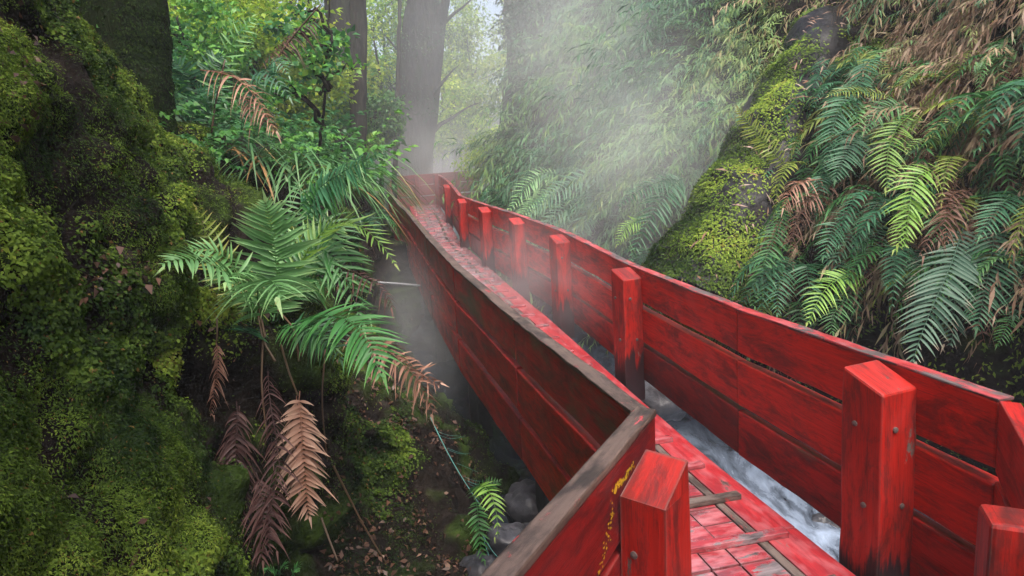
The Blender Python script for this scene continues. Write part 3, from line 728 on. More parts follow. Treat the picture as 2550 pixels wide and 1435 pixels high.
P, N = sample_bank(PR_, NR_, AR_, wv * upper * rootgap * cavity * np.clip(.6 + 1.1 * fbm(PR_ * 1.1, 850, 3), .16, 2), 3600, rng)
qx, qy, qd = project(P)
tn = fbm(P * .55, 860, 3); tf = fbm(P * 1.6, 866, 3)
dry = np.clip((qx - 1650) / 700, 0, 1) * np.clip((560 - qy) / 350, 0, 1)
tone = np.clip(.30 + .22 * tn + .14 * tf + .42 * dry * (rng.random(len(P)) < .5) + rng.normal(0, .05, len(P)), 0, 1)
tag(place_sprays('undergrowth', P - N * .03, N + np.array([-.1, -.25, .1]), rng.uniform(.55, 1.15, len(P)) * np.clip(qd / 8, .7, 1.4), tone, bamboo, M['under'], rng), kind='stuff')
# dead thatch hanging among the right-hand ferns
thatch = [spray(rng, 26, .5, 1.6, .17, .010, .25) for _ in range(6)]
P, N = sample_bank(PR_, NR_, AR_, wv * np.where((pxr > 2000) & (pyr > -160) & (pyr < 720), 1, .002) * np.clip(.3 + fbm(PR_ * 1.3, 870, 3), .05, 2), 680, rng)
tag(place_sprays('dry_thatch', P, N + np.array([0, -.2, 0]), rng.uniform(.5, 1.1, len(P)), np.clip(rng.normal(.90, .07, len(P)), .7, 1), thatch, M['under'], rng), kind='stuff')
# leafy undergrowth on the left shelf and behind the tree ferns
leafy = [spray(rng, 22, .7, .45, .085, .026, .75) for _ in range(6)]
wv, pxl, pyl, dl = view_w(PL_, NL_, pw=1.0)
P, N = sample_bank(PL_, NL_, AL_, wv * (dl > 5.2) * np.where(pyl < 470, 1, .012), 1500, rng)
qx, qy, qd = project(P)
tone = np.clip(.45 + .3 * fbm(P * .6, 880, 3) + rng.normal(0, .08, len(P)), 0, 1)
tag(place_sprays('undergrowth', P, N * .5 + np.array([.2, -.3, .5]), rng.uniform(.7, 1.4, len(P)) * np.clip(qd / 8, .7, 1.6), tone, leafy, M['broad'], rng), kind='stuff')

# ------------------------------------------------------------------ ferns
def frond_mesh(P0, P1, P2, width, npairs=22, nh=None, droop=.25, dead=0.0, rg=rng, lean=.45, pw=.064, start=.06, gappy=0.0, one_side=0):
    """one pinnate frond: rachis through three points, pairs of lance-shaped leaflets"""
    P0, P1, P2 = [np.asarray(p, float) for p in (P0, P1, P2)]; Cc = 2 * P1 - .5 * (P0 + P2)
    lat = nrm(np.cross(P2 - P0, np.asarray(nh if nh is not None else ZUP, float))) * np.linalg.norm(P2 - P0) * rg.normal(0, .035); ph = rg.uniform(3.5, 5.5)
    bez = lambda t: (1 - t) ** 2 * P0 + 2 * t * (1 - t) * Cc + t ** 2 * P2 + lat * math.sin(ph * t)
    tan = lambda t: nrm(2 * (1 - t) * (Cc - P0) + 2 * t * (P2 - Cc))
    m = 6; V, Fq, Tn = [], [], []
    length = np.linalg.norm(P1 - P0) + np.linalg.norm(P2 - P1)
    base_n = np.asarray(nh if nh is not None else ZUP, float)
    # rachis
    ts = np.linspace(0, 1, 12); C = np.array([bez(t) for t in ts]); C = C + rg.normal(0, .004, C.shape) * (dead > 0)
    rv, rf, _ = tube('', C, np.linspace(.0048, .0012, 12) * min(1.4, max(.6, length)), None, seg=4, cap=False)
    V.append(rv); Fq.append(rf); Tn.append(np.full(len(rv), .02)); nv = len(rv)
    us = np.linspace(0, 1, m); wprof = np.array([.45, .95, 1.0, .78, .42, .03])
    for k in range(npairs):
        s = start + (1 - start) * ((k + .5) / npairs) ** .93
        p = bez(s); T = tan(s); Nn = base_n - T * (base_n @ T); Nn = Nn / max(1e-6, np.linalg.norm(Nn)); S = np.cross(T, Nn)
        prof = min(1.0, .50 + 2.2 * (s - start)) * (1 - max(0, (s - .5) / .5) ** 1.9 * .90)
        Lp = width * .5 * max(.10, prof)
        for side in (1, -1):
            if one_side and side != one_side and rg.random() < .8: continue
            if rg.random() < gappy: continue
            Lk = Lp * (rg.uniform(.86, 1.1) if rg.random() > .04 else rg.uniform(.3, .7)) * (rg.uniform(.55, 1.05) if dead else 1)
            a = lean * (.55 + .75 * s) + rg.normal(0, .09 + .24 * dead)
            D0 = S * side * math.cos(a) + T * math.sin(a)
            D0 = D0 + Nn * rg.normal(.10, .06 + .35 * dead); D0 /= np.linalg.norm(D0)
            grav = np.array([0, 0, -1.0]) * (droop * rg.uniform(.5, 1.6) + dead * rg.uniform(.1, .9)); curl = T * .18 * rg.uniform(.3, 1.4)
            pts = p + D0 * (us * Lk)[:, None] + (grav + curl) * ((us ** 2) * Lk)[:, None]
            if dead:
                cu = rg.normal(0, .5) * dead; pts = pts + (Nn * np.sin(us * 3.2)[:, None] * .22 + T * (np.cos(us * 4) - 1)[:, None] * .12) * Lk * cu
            W0 = T * math.cos(.25) + Nn * side * 0.0
            tw = rg.normal(0, .25) + dead * rg.normal(0, .9)
            Wd = nrm(T * math.cos(tw) + Nn * math.sin(tw)); w = wprof * pw * width * (.55 + .45 * prof) * .5 * (1 - .35 * dead)
            mid = pts - Nn * (w * (.35 + .6 * dead))[:, None]
            A = pts + Wd * w[:, None]; B = pts - Wd * w[:, None]
            vv = np.stack([A, mid, B], 1).reshape(-1, 3); i = np.arange(m - 1)[:, None] * 3 + nv
            q = np.concatenate([np.concatenate([i, i + 1, i + 4, i + 3], 1), np.concatenate([i + 1, i + 2, i + 5, i + 4], 1)])
            V.append(vv); Fq.append(q); nv += len(vv)
            Tn.append(np.clip(np.repeat(us, 3) * .9 + (s > .88) * .15 + rg.normal(0, .06), 0.03, 1))
    # leaflet at the very tip
    T = tan(1.0); Nn = base_n - T * (base_n @ T); Nn = nrm(Nn); S = np.cross(T, Nn); Lt = width * .16
    tv = np.array([P2 - S * Lt * .14, P2 + T * Lt - ZUP * droop * Lt, P2 + S * Lt * .14, P2 - T * Lt * .2]); V.append(tv); Fq.append(np.array([[nv, nv + 1, nv + 2, nv + 3]])); Tn.append(np.full(4, .9))
    return np.concatenate(V), np.concatenate(Fq), np.concatenate(Tn)
DEAD = {'pale': .55, 'rust': .6, 'brown': .35}
def frond(parent, pts, wpx, kind, n=22, nh=None, droop=None, label=None, name=None, **kw):
    """a frond of a fern seen in the photograph: base, middle and tip as (px, py, depth); spread across in photo pixels"""
    P = [at(*q) for q in pts]; d = np.mean([q[2] for q in pts]); w = wpx * d / F_PX
    toc = nrm(CAM - P[1])
    nh = nrm(toc * .75 + ZUP * .55) if nh is None else nrm(np.asarray(nh, float))
    dead = kw.pop('dead', DEAD.get(kind, 0))
    V, Fq, Tn = frond_mesh(P[0], P[1], P[2], w, n, nh, .22 if droop is None else droop, dead, rng, **kw)
    o = mesh_np(name or ('dead_frond' if kind in DEAD else 'frond'), V, Fq, M[kind], parent, tone=Tn)
    if label: o['label'] = label
    return o
def stalk(parent, pts, r=.006, name='stalk', mat='stem'):
    P = np.array([at(*q) for q in pts]); t = np.linspace(0, 1, 14); s = np.linspace(0, 1, len(P))
    Q = np.stack([np.interp(t, s, P[:, k]) for k in range(3)], 1)
    for _ in range(4): Q[1:-1] = .25 * Q[:-2] + .5 * Q[1:-1] + .25 * Q[2:]
    V, Fq, tri = tube('', Q, np.linspace(r, r * .6, 14), None, seg=6)
    return mesh_np(name, V, Fq, M[mat], parent, tri=tri, tone=np.full(len(V), .5))
def fern(base, label, group=None, cat='fern', name='fern'):
    return empty(name, at(*base), label, cat, group)

# the large fern crown on the mossy shelf, centre-left
fc = fern((675, 800, 3.6), 'large bright green fern spreading its fronds over the mossy shelf above the dark recess')
frond(fc, ((672, 800, 3.62), (684, 650, 3.55), (662, 500, 3.45)), 235, 'bright', 36, droop=.12, pw=.05)
frond(fc, ((655, 800, 3.55), (545, 665, 3.2), (405, 668, 2.95)), 190, 'bright', 20, nh=(.2, -.55, .8), droop=.30)
frond(fc, ((640, 795, 3.5), (560, 640, 3.35), (430, 640, 3.2)), 150, 'bright', 18, nh=(.2, -.5, .85), droop=.25)
frond(fc, ((660, 810, 3.55), (655, 705, 3.05), (690, 745, 2.70)), 290, 'bright', 16, nh=(0, -.25, 1), droop=.45, lean=.6)
frond(fc, ((680, 790, 3.6), (600, 690, 3.5), (560, 705, 3.1)), 200, 'bright', 14, nh=(0, -.3, 1), droop=.4)
frond(fc, ((690, 790, 3.65), (830, 560, 3.75), (985, 660, 3.6)), 150, 'lime', 24, nh=(.1, -.4, .9), droop=-.05, lean=.7, label='long light green frond arching over the ravine')
frond(fc, ((690, 800, 3.65), (800, 625, 3.8), (905, 815, 3.65)), 195, 'green', 24, droop=.2)
frond(fc, ((680, 800, 3.6), (800, 560, 4.0), (920, 790, 3.75)), 180, 'green', 24, droop=.2)
frond(fc, ((700, 825, 3.55), (850, 800, 3.15), (955, 935, 2.95)), 235, 'green', 26, nh=(.15, -.45, .85), droop=.28, pw=.068)
frond(fc, ((670, 800, 3.6), (560, 650, 3.75), (488, 520, 3.75)), 150, 'yellow', 15, droop=.2, pw=.05, gappy=.08, label='sparse yellowing frond leaning to the mossy bank')
frond(fc, ((690, 780, 3.7), (730, 600, 3.9), (715, 450, 4.0)), 150, 'green', 20, droop=.25)
frond(fc, ((700, 790, 3.7), (755, 640, 3.85), (850, 560, 3.9)), 190, 'bright', 20, droop=.2)
frond(fc, ((705, 790, 3.7), (760, 700, 3.8), (880, 700, 3.7)), 150, 'green', 18, droop=.35)
frond(fc, ((650, 810, 3.6), (620, 830, 3.4), (600, 790, 3.2)), 120, 'dark', 12, droop=.3)
frond(fc, ((690, 815, 3.6), (760, 830, 3.4), (840, 870, 3.3)), 130, 'green', 16, droop=.35)
frond(fc, ((720, 830, 3.6), (790, 810, 3.5), (850, 900, 3.4)), 150, 'dark', 16, droop=.3)
for q in (((660, 840, 3.45), (640, 740, 3.5), (655, 800, 3.6)), ((745, 900, 3.5), (735, 820, 3.5), (690, 770, 3.6)), ((685, 900, 3.4), (655, 850, 3.45), (640, 770, 3.5))): stalk(fc, q, .007)
frond(fc, ((745, 520, 3.9), (822, 455, 3.75), (950, 372, 3.5)), 150, 'teal', 24, nh=(0, -.8, .5), droop=.5, pw=.07, label='drooping blue-green frond reaching up to the strap grass')
frond(fc, ((760, 560, 3.85), (800, 490, 3.8), (855, 470, 3.75)), 130, 'green', 16, droop=.6)

fd = fern((800, 760, 3.9), 'withered rust-brown fern leaves curling out over the misty ravine beside the green crown')
frond(fd, ((800, 660, 3.9), (915, 690, 3.7), (975, 770, 3.6)), 120, 'brown', 16, droop=.6)
frond(fd, ((860, 830, 3.9), (985, 880, 3.5), (1075, 1035, 3.45)), 150, 'rust', 20, droop=.35, pw=.085)
frond(fd, ((880, 850, 3.9), (1010, 920, 3.55), (1100, 955, 3.4)), 130, 'rust', 16, droop=.3)
stalk(fd, ((760, 640, 3.9), (800, 640, 3.9), (850, 680, 3.8)), .005)

fh = fern((700, 860, 3.6), 'curtain of dead brown fern fronds hanging down the black recess under the shelf')
frond(fh, ((745, 975, 3.25), (752, 1130, 3.1), (772, 1290, 3.05)), 165, 'pale', 27, droop=.12, dead=.30, pw=.095, gappy=.04, label='pale tan dead frond hanging in front')
frond(fh, ((740, 985, 3.28), (735, 1100, 3.2), (745, 1225, 3.15)), 150, 'pale', 20, droop=.25, dead=.4, pw=.08)
frond(fh, ((590, 1000, 3.08), (585, 1160, 3.03), (600, 1345, 2.98)), 150, 'brown', 24, droop=.6, dead=.5, pw=.10, gappy=.08)
frond(fh, ((600, 1010, 3.18), (560, 1150, 3.08), (575, 1320, 3.03)), 140, 'brown', 20, droop=.6, dead=.6, pw=.10, gappy=.1)
frond(fh, ((670, 980, 3.03), (675, 1180, 2.93), (690, 1375, 2.88)), 130, 'brown', 24, droop=.6, dead=.6, pw=.10, gappy=.1)
frond(fh, ((665, 920, 3.08), (672, 1020, 3.03), (680, 1150, 2.98)), 110, 'brown', 18, droop=.7, dead=.6)
frond(fh, ((640, 1180, 2.98), (650, 1280, 2.93), (655, 1400, 2.88)), 150, 'brown', 18, droop=.5, dead=.4, pw=.11)
frond(fh, ((540, 850, 3.25), (537, 930, 3.2), (533, 1035, 3.2)), 60, 'rust', 22, droop=.9, dead=.6, pw=.16)
stalk(fh, ((540, 790, 3.3), (541, 830, 3.25), (538, 860, 3.25)), .005)
for q in (((655, 850, 3.5), (650, 960, 3.4), (665, 1090, 3.35)), ((700, 860, 3.55), (720, 930, 3.4), (742, 985, 3.25)), ((810, 870, 3.7), (800, 1000, 3.6), (815, 1150, 3.6)), ((830, 1160, 3.5), (900, 1300, 3.5), (960, 1400, 3.5)), ((800, 1290, 3.3), (820, 1345, 3.25), (842, 1400, 3.2))): stalk(fh, q, .006)

fs = fern((1195, 1235, 3.85), 'small fresh lime green fern beside the grey boulders at the foot of the ravine')
frond(fs, ((1185, 1240, 3.85), (1215, 1215, 3.6), (1232, 1340, 3.45)), 76, 'lime', 15, droop=.25, pw=.12)
frond(fs, ((1185, 1245, 3.9), (1190, 1300, 3.75), (1207, 1400, 3.7)), 66, 'green', 14, droop=.2, pw=.13)
frond(fs, ((1180, 1245, 3.9), (1210, 1215, 3.85), (1245, 1195, 3.85)), 52, 'green', 10, droop=.1, pw=.13)
frond(fs, ((1180, 1245, 3.9), (1178, 1215, 3.8), (1200, 1225, 3.6)), 60, 'green', 10, droop=.3, pw=.13)
f0 = fern((690, 1435, 2.9), 'little green fern seedling at the bottom edge beneath the dead fronds')
for q in (((690, 1432, 2.9), (675, 1418, 2.85), (660, 1425, 2.8)), ((695, 1435, 2.9), (700, 1412, 2.85), (715, 1415, 2.8)), ((725, 1440, 2.9), (735, 1415, 2.85), (745, 1420, 2.8))): frond(f0, q, 40, 'green', 8, pw=.2)

# ferns at the back of the left shelf
fb = fern((640, 330, 5.9), 'fern with half withered pink-brown frond and dark teal frond above the strap grass')
frond(fb, ((600, 330, 5.9), (640, 185, 5.7), (722, 245, 5.5)), 120, 'teal', 20, nh=(.1, -.5, .8), droop=.35)
frond(fb, ((600, 330, 5.9), (665, 165, 5.8), (720, 190, 5.6)), 90, 'teal', 18, droop=.4)
frond(fb, ((500, 175, 5.8), (600, 215, 5.5), (690, 330, 5.4)), 130, 'pale', 18, droop=.55, dead=.45)
frond(fb, ((610, 230, 5.6), (630, 270, 5.5), (690, 330, 5.4)), 100, 'rust', 14, droop=.4)
fb2 = fern((540, 330, 6.2), 'spindly upright fern with sparse fronds standing beside the dark trunk')
frond(fb2, ((530, 340, 6.2), (560, 150, 6.2), (630, 40, 6.2)), 100, 'bright', 16, pw=.06, gappy=.1)
frond(fb2, ((690, 180, 6.4), (735, 95, 6.4), (790, 45, 6.4)), 90, 'brown', 16, droop=.9)
frond(fb2, ((650, 170, 6.4), (690, 120, 6.4), (735, 80, 6.4)), 60, 'rust', 16, droop=.8)
stalk(fb2, ((520, 480, 6.1), (528, 300, 6.2), (560, 150, 6.2)), .012); stalk(fb2, ((655, 200, 6.4), (720, 100, 6.4), (800, 10, 6.4)), .012)
fb3 = fern((470, 300, 6.5), 'feathery teal tree fern in shade behind the mossy bank')
for q in (((470, 330, 6.8), (430, 220, 6.6), (395, 250, 6.4)), ((470, 330, 6.8), (470, 200, 6.7), (430, 150, 6.6)), ((470, 330, 6.8), (510, 230, 6.6), (560, 260, 6.4)), ((470, 330, 6.8), (440, 260, 6.4), (420, 330, 6.2)), ((480, 330, 6.8), (520, 180, 6.8), (560, 150, 6.8))): frond(fb3, q, 110, 'teal', 18, droop=.3)

# ferns of the right bank that stand out one by one
HR = [
 ('yellow-green fern with a long ladder-like frond hanging at the middle of the fern bank', (2290, 280, 5.3), [
   (((2290, 275, 5.3), (2225, 345, 5.0), (2205, 470, 4.8)), 115, 'lime', 24), (((2285, 275, 5.3), (2340, 245, 5.2), (2400, 252, 5.1)), 70, 'yellow', 18), (((2290, 280, 5.3), (2210, 270, 5.2), (2150, 330, 5.1)), 90, 'green', 18)]),
 ('teal fern with a narrow arching frond beside the bare mossy slope', (2160, 190, 5.9), [
   (((2165, 190, 5.9), (2095, 270, 5.7), (2055, 400, 5.6)), 110, 'teal', 26), (((2150, 330, 5.6), (2110, 370, 5.4), (2080, 450, 5.3)), 110, 'teal', 20), (((2160, 230, 5.8), (2200, 300, 5.6), (2150, 420, 5.4)), 100, 'dark', 20)]),
 ('fern with yellow curled fronds spread sideways high on the fern bank', (2210, 235, 5.7), [
   (((2215, 240, 5.7), (2140, 225, 5.6), (2062, 240, 5.5)), 60, 'yellow', 20), (((2330, 170, 5.7), (2280, 190, 5.6), (2215, 215, 5.5)), 70, 'yellow', 18), (((2130, 150, 6.0), (2165, 150, 5.9), (2215, 185, 5.8)), 60, 'yellow', 14)]),
 ('fern with drooping golden frond over a brown thatch of dead leaves', (2480, 300, 5.0), [
   (((2470, 300, 5.0), (2385, 300, 4.9), (2310, 345, 4.8)), 90, 'yellow', 22), (((2400, 345, 5.0), (2330, 345, 4.9), (2260, 380, 4.8)), 60, 'lime', 16)]),
 ('vivid green fern frond curving in front of the dead brown fern', (2400, 440, 4.7), [
   (((2395, 440, 4.7), (2290, 455, 4.5), (2235, 610, 4.4)), 140, 'lime', 24), (((2300, 500, 4.6), (2265, 540, 4.5), (2225, 625, 4.4)), 90, 'lime', 18)]),
 ('big fern with grey-green frond tipped brown hanging over the black hollow', (2400, 550, 4.4), [
   (((2400, 560, 4.4), (2345, 700, 4.2), (2280, 905, 4.05)), 175, 'greygreen', 30), (((2400, 555, 4.45), (2400, 700, 4.25), (2350, 860, 4.2)), 130, 'greygreen', 24)]),
 ('broad teal fern frond hanging near the edge of the picture above the hollow', (2490, 520, 4.3), [
   (((2480, 530, 4.3), (2465, 660, 4.15), (2432, 820, 4.05)), 150, 'teal', 26), (((2570, 560, 4.3), (2560, 660, 4.2), (2525, 790, 4.1)), 150, 'teal', 22), (((2540, 480, 4.4), (2500, 500, 4.2), (2440, 590, 4.1)), 120, 'teal', 20)]),
 ('small green frond low down over the black hollow', (2530, 760, 4.2), [(((2530, 770, 4.2), (2515, 800, 4.1), (2482, 862, 4.05)), 70, 'green', 16)]),
 ('dead fern with dusty pink-brown fronds piled below the vivid green one', (2430, 480, 4.6), [
   (((2440, 480, 4.6), (2380, 500, 4.45), (2340, 600, 4.35)), 150, 'pale', 22), (((2450, 490, 4.6), (2430, 560, 4.45), (2400, 640, 4.4)), 150, 'pale', 20), (((2420, 470, 4.6), (2350, 520, 4.4), (2300, 640, 4.3)), 120, 'rust', 20)]),
 ('dead fern in a tangled brown heap at the edge of the moss slope', (2030, 460, 5.6), [
   (((2060, 450, 5.6), (1990, 465, 5.4), (1950, 520, 5.3)), 110, 'pale', 18), (((2030, 500, 5.5), (1980, 560, 5.35), (1975, 665, 5.3)), 80, 'rust', 20), (((2080, 460, 5.6), (2040, 490, 5.4), (1990, 500, 5.3)), 100, 'rust', 16)]),
 ('dark green fern hanging in a narrow strip beside the moss slope', (1945, 520, 5.7), [
   (((1955, 520, 5.7), (1905, 620, 5.5), (1880, 765, 5.35)), 90, 'green', 26), (((1975, 640, 5.5), (1945, 690, 5.35), (1935, 785, 5.25)), 95, 'teal', 20)]),
 ('bright fern frond reaching over the railing from dark soil', (2150, 690, 5.0), [
   (((2170, 700, 5.0), (2080, 705, 4.8), (2010, 805, 4.65)), 110, 'lime', 22), (((2150, 700, 5.0), (2090, 760, 4.8), (2075, 830, 4.7)), 90, 'green', 16)]),
 ('teal fern with three short fronds fanning from the middle of the bank', (2130, 510, 5.3), [
   (((2150, 520, 5.3), (2085, 560, 5.1), (2050, 640, 5.0)), 100, 'teal', 18), (((2180, 525, 5.3), (2140, 570, 5.1), (2070, 650, 5.0)), 110, 'teal', 18), (((2170, 530, 5.3), (2170, 590, 5.1), (2150, 680, 5.0)), 100, 'dark', 18)]),
 ('dark teal fern frond pointing down beside the hanging dead leaves', (2250, 600, 4.8), [(((2255, 605, 4.8), (2235, 650, 4.7), (2208, 715, 4.6)), 85, 'teal', 18), (((2260, 610, 4.8), (2290, 680, 4.7), (2260, 740, 4.6)), 80, 'dark', 16)]),
 ('single sparse olive frond standing up from the bare mossy slope', (1965, 430, 6.2), [(((1968, 432, 6.2), (1895, 345, 6.2), (1838, 268, 6.2)), 75, 'yellow', 24)]),
 ('single withered tan frond hanging in the hazy thicket', (1690, 285, 9.0), [(((1690, 285, 9.0), (1690, 325, 8.9), (1698, 368, 8.9)), 30, 'pale', 18)]),
 ('pale yellow-green frond poking out at the foot of the moss slope', (1850, 645, 6.0), [(((1860, 645, 6.0), (1810, 665, 5.9), (1762, 712, 5.8)), 40, 'yellow', 16)]),
 ('teal fern with big arching fronds at the left edge of the moss slope', (1700, 450, 7.4), [
   (((1705, 445, 7.4), (1640, 490, 7.2), (1575, 655, 7.0)), 115, 'teal', 26), (((1690, 450, 7.4), (1620, 450, 7.2), (1545, 520, 7.0)), 80, 'teal', 20), (((1625, 555, 7.2), (1570, 560, 7.1), (1535, 610, 7.0)), 60, 'lime', 16)]),
 ('blue-green fern wreathed in steam with fronds fanned low behind the railing', (1520, 440, 9.2), [
   (((1530, 430, 9.3), (1420, 465, 9.1), (1290, 555, 9.0)), 90, 'teal', 26), (((1530, 460, 9.3), (1420, 510, 9.1), (1330, 600, 8.8)), 90, 'teal', 24), (((1540, 450, 9.2), (1480, 510, 9.0), (1430, 600, 8.8)), 90, 'teal', 22)]),
 ('light green fern in steam close behind the far bend of the railing', (1400, 430, 10.5), [
   (((1400, 440, 10.5), (1330, 450, 10.3), (1265, 520, 10.1)), 75, 'bright', 20), (((1400, 450, 10.5), (1340, 490, 10.3), (1290, 545, 10.1)), 70, 'bright', 18)]),
]
for lab, base, fr in HR:
    fo = fern(base, lab)
    for pts, w, kind, npn in fr:
        frond(fo, pts, w, kind, npn, droop=.22 if kind not in DEAD else .5)

# recurring ferns: three grown plants, copied over the bank
def grown_fern(name, label, group, kinds, nf, length, dead_share=.2):
    root = empty(name, (0, 0, 0), label, 'fern', group)
    for k in range(nf):
        yaw = R(-95 + 190 * (k + .5) / nf) + rng.normal(0, .12); Lf = length * rng.uniform(.75, 1.1)
        h = np.array([math.cos(yaw), math.sin(yaw), 0]); up = rng.uniform(.25, .5)
        P0 = h * .03; P1 = h * Lf * .48 + ZUP * Lf * (up * .55 - .08); P2 = h * Lf * .80 - ZUP * Lf * rng.uniform(.25, .6)
        kind = kinds[rng.integers(len(kinds))]
        dead = kind in DEAD
        if dead: P1 = h * Lf * .22 - ZUP * Lf * .18; P2 = h * Lf * .28 - ZUP * Lf * .85
        V, Fq, Tn = frond_mesh(P0, P1, P2, Lf * .30, 20, nrm(ZUP + h * .45), .22 + .3 * dead, DEAD.get(kind, 0), rng, pw=.085)
        o = mesh_np('dead_frond' if dead else 'frond', V, Fq, M[kind], None, tone=Tn); o.parent = root
    return root
def copy_tree(o, parent=None):
    c = o.copy(); scene.collection.objects.link(c)
    if parent is not None: c.parent = parent
    for ch in list(o.children): copy_tree(ch, c)
    return c
def place(protos, P, N, sc, flag):
    for k in range(len(P)):
        j = k % len(protos); o = protos[j] if j not in flag else copy_tree(protos[j]); flag.add(j)
        o.location = [float(v) for v in P[k]]; o.rotation_euler = (0, float(rng.normal(.1, .1)), math.atan2(N[k][1], N[k][0]) + float(rng.normal(0, .3))); o.scale = (float(sc[k]),) * 3
def pick(Pb, Nb, Ab, w, n, mind, tries=40):
    Q, Nq = sample_bank(Pb, Nb, Ab, w, n * tries, rng); keep = []
    for i in range(len(Q)):
        if all(np.sum((Q[i] - Q[j]) ** 2) > mind ** 2 for j in keep): keep.append(i)
        if len(keep) >= n: break
    return Q[keep], Nq[keep]
wv, pxr, pyr, dr = view_w(PR_, NR_, mar=200, pw=.6)
hollow = (pyr > 690) & (pxr > 2020)
w1 = wv * (1 - .96 * np.exp(-((pxr - (1870 - (pyr - 540) * .5)) / 130.0) ** 4)) * ((pxr > 1930) & (pyr > 170) & (pyr < 800) & ~hollow) * np.clip((pyr + 150) / 500, .15, 1)
P, N = pick(PR_, NR_, AR_, w1, 70, .29); P = P + N * .08
protos = [grown_fern('fern', 'dark green fern hanging in the crowded fern bank above the railing', 'ferns crowding the steep bank', ['dark', 'teal', 'green', 'bright', 'teal', 'brown', 'rust', 'pale', 'yellow', 'rust'], 7, .78) for _ in range(5)]
place(protos, P, N, rng.uniform(.7, 1.25, len(P)), set())
w2 = wv * ((pxr > 1240) & (pxr < 1720) & (pyr > 330) & (pyr < 680)) * np.clip((pyr - 250) / 250, .05, 1)
P, N = pick(PR_, NR_, AR_, w2, 34, .45); P = P + N * .10
protos = [grown_fern('fern', 'blue-green fern fading into the steam on the slope behind the railing', 'ferns in the steam behind the railing', ['teal', 'teal', 'green', 'dark'], 7, .85) for _ in range(3)]
place(protos, P, N, rng.uniform(.75, 1.2, len(P)), set())
wvl, pxl, pyl, dl = view_w(PL_, NL_, mar=150, pw=.6)
w3 = wvl * ((dl > 5) & (pxl > 520) & (pxl < 980) & (pyl > 330) & (pyl < 640))
P, N = pick(PL_, NL_, AL_, w3, 14, .45)
protos = [grown_fern('fern', 'dark fern in deep shade below the strap grass on the far side of the shelf', 'shaded ferns below the strap grass', ['dark', 'dark', 'brown', 'green'], 6, .6) for _ in range(2)]
place(protos, P, N, rng.uniform(.7, 1.2, len(P)), set())

# ------------------------------------------------------------------ strap-leaved grass on the shelf
def grass_clump(base, n, length, label, lean=(.6, -.3), up=.9):
    B = at(*base); V, Fq, Tn = [], [], []; m = 9
    for k in range(n):
        yaw = rng.uniform(-math.pi, math.pi); h = nrm(np.array([math.cos(yaw) + lean[0], math.sin(yaw) + lean[1], 0])); L = length * rng.uniform(.55, 1.15); u = up * rng.uniform(.55, 1.1)
        t = np.linspace(0, 1, m)[:, None]; C = B + rng.normal(0, .05, 3) + h * L * (t * .62 + t ** 2 * .15) + ZUP * L * (u * t - (u * .55 + .62) * t ** 2)
        S = nrm(np.cross(h, ZUP)) ; w = .0075 * rng.uniform(.6, 1.6) * np.sin(np.pi * np.clip(.12 + .88 * t, 0, 1)) ** .7 + .0008
        vv = np.stack([C + S * w, C - ZUP * w * .45, C - S * w], 1).reshape(-1, 3); b = sum(len(x) for x in V); i = np.arange(m - 1)[:, None] * 3 + b
        Fq.append(np.concatenate([np.concatenate([i, i + 1, i + 4, i + 3], 1), np.concatenate([i + 1, i + 2, i + 5, i + 4], 1)])); V.append(vv)
        tn = np.repeat(np.clip(t[:, 0] * .55 + rng.normal(.2, .15), 0, 1), 3); tn = np.where(rng.random() < .08, 1.0, tn); Tn.append(tn)
    V = np.concatenate(V); o = mesh_np('strap_grass', V, np.concatenate(Fq), M['grass'], tone=np.concatenate(Tn), loc=B)
    return tag(o, label, 'grass clump')
grass_clump((640, 420, 5.9), 40, .95, 'strap-leaved grass clump under the half withered pink-brown frond')
grass_clump((740, 440, 5.8), 48, 1.05, 'tall strap-leaved grass clump arching in the middle of the shelf')
grass_clump((830, 470, 5.6), 44, 1.05, 'strap-leaved grass clump leaning out towards the boardwalk rail', (.9, -.2))
grass_clump((850, 455, 5.9), 28, 1.05, 'grass clump whose long orange-tipped blades hang over the rail', (.9, -.1), 1.0)
grass_clump((570, 400, 6.0), 50, .9, 'dark strap-leaved grass clump against the shaded trunk', (.2, -.4))

# ------------------------------------------------------------------ trees
def trunk_pts(base, top, bend, n=22):
    t = np.linspace(0, 1, n)[:, None]; base, top = np.asarray(base, float), np.asarray(top, float)
    return base + (top - base) * t + np.array(bend) * np.sin(np.pi * t) + rng.normal(0, .01, (n, 3))
def leaf_cloud(centres, radii, per, leaf, rg, flat=.7, hang=0.0, slim=.34):
    Vs, Ts = [], []
    for c, r in zip(centres, radii):
        n = int(per * rg.uniform(.6, 1.3)); q = rg.normal(0, 1, (n, 3)); q = nrm(q) * (rg.random((n, 1)) ** .45) * r * np.array([1, 1, flat])
        D = nrm(q / max(r, .01) + rg.normal(0, .7, (n, 3)) + np.array([0, 0, -hang])); L = leaf * rg.uniform(.5, 1.3, n)
        Vs.append(leaf_quads(c + q, D, ZUP + rg.normal(0, .6, (n, 3)), L, L * slim, .2, .25)); Ts.append(np.repeat(np.clip(rg.normal(.5, .17, n) + rg.normal(0, .14), 0, 1), 4))
    return np.concatenate(Vs), np.concatenate(Ts)
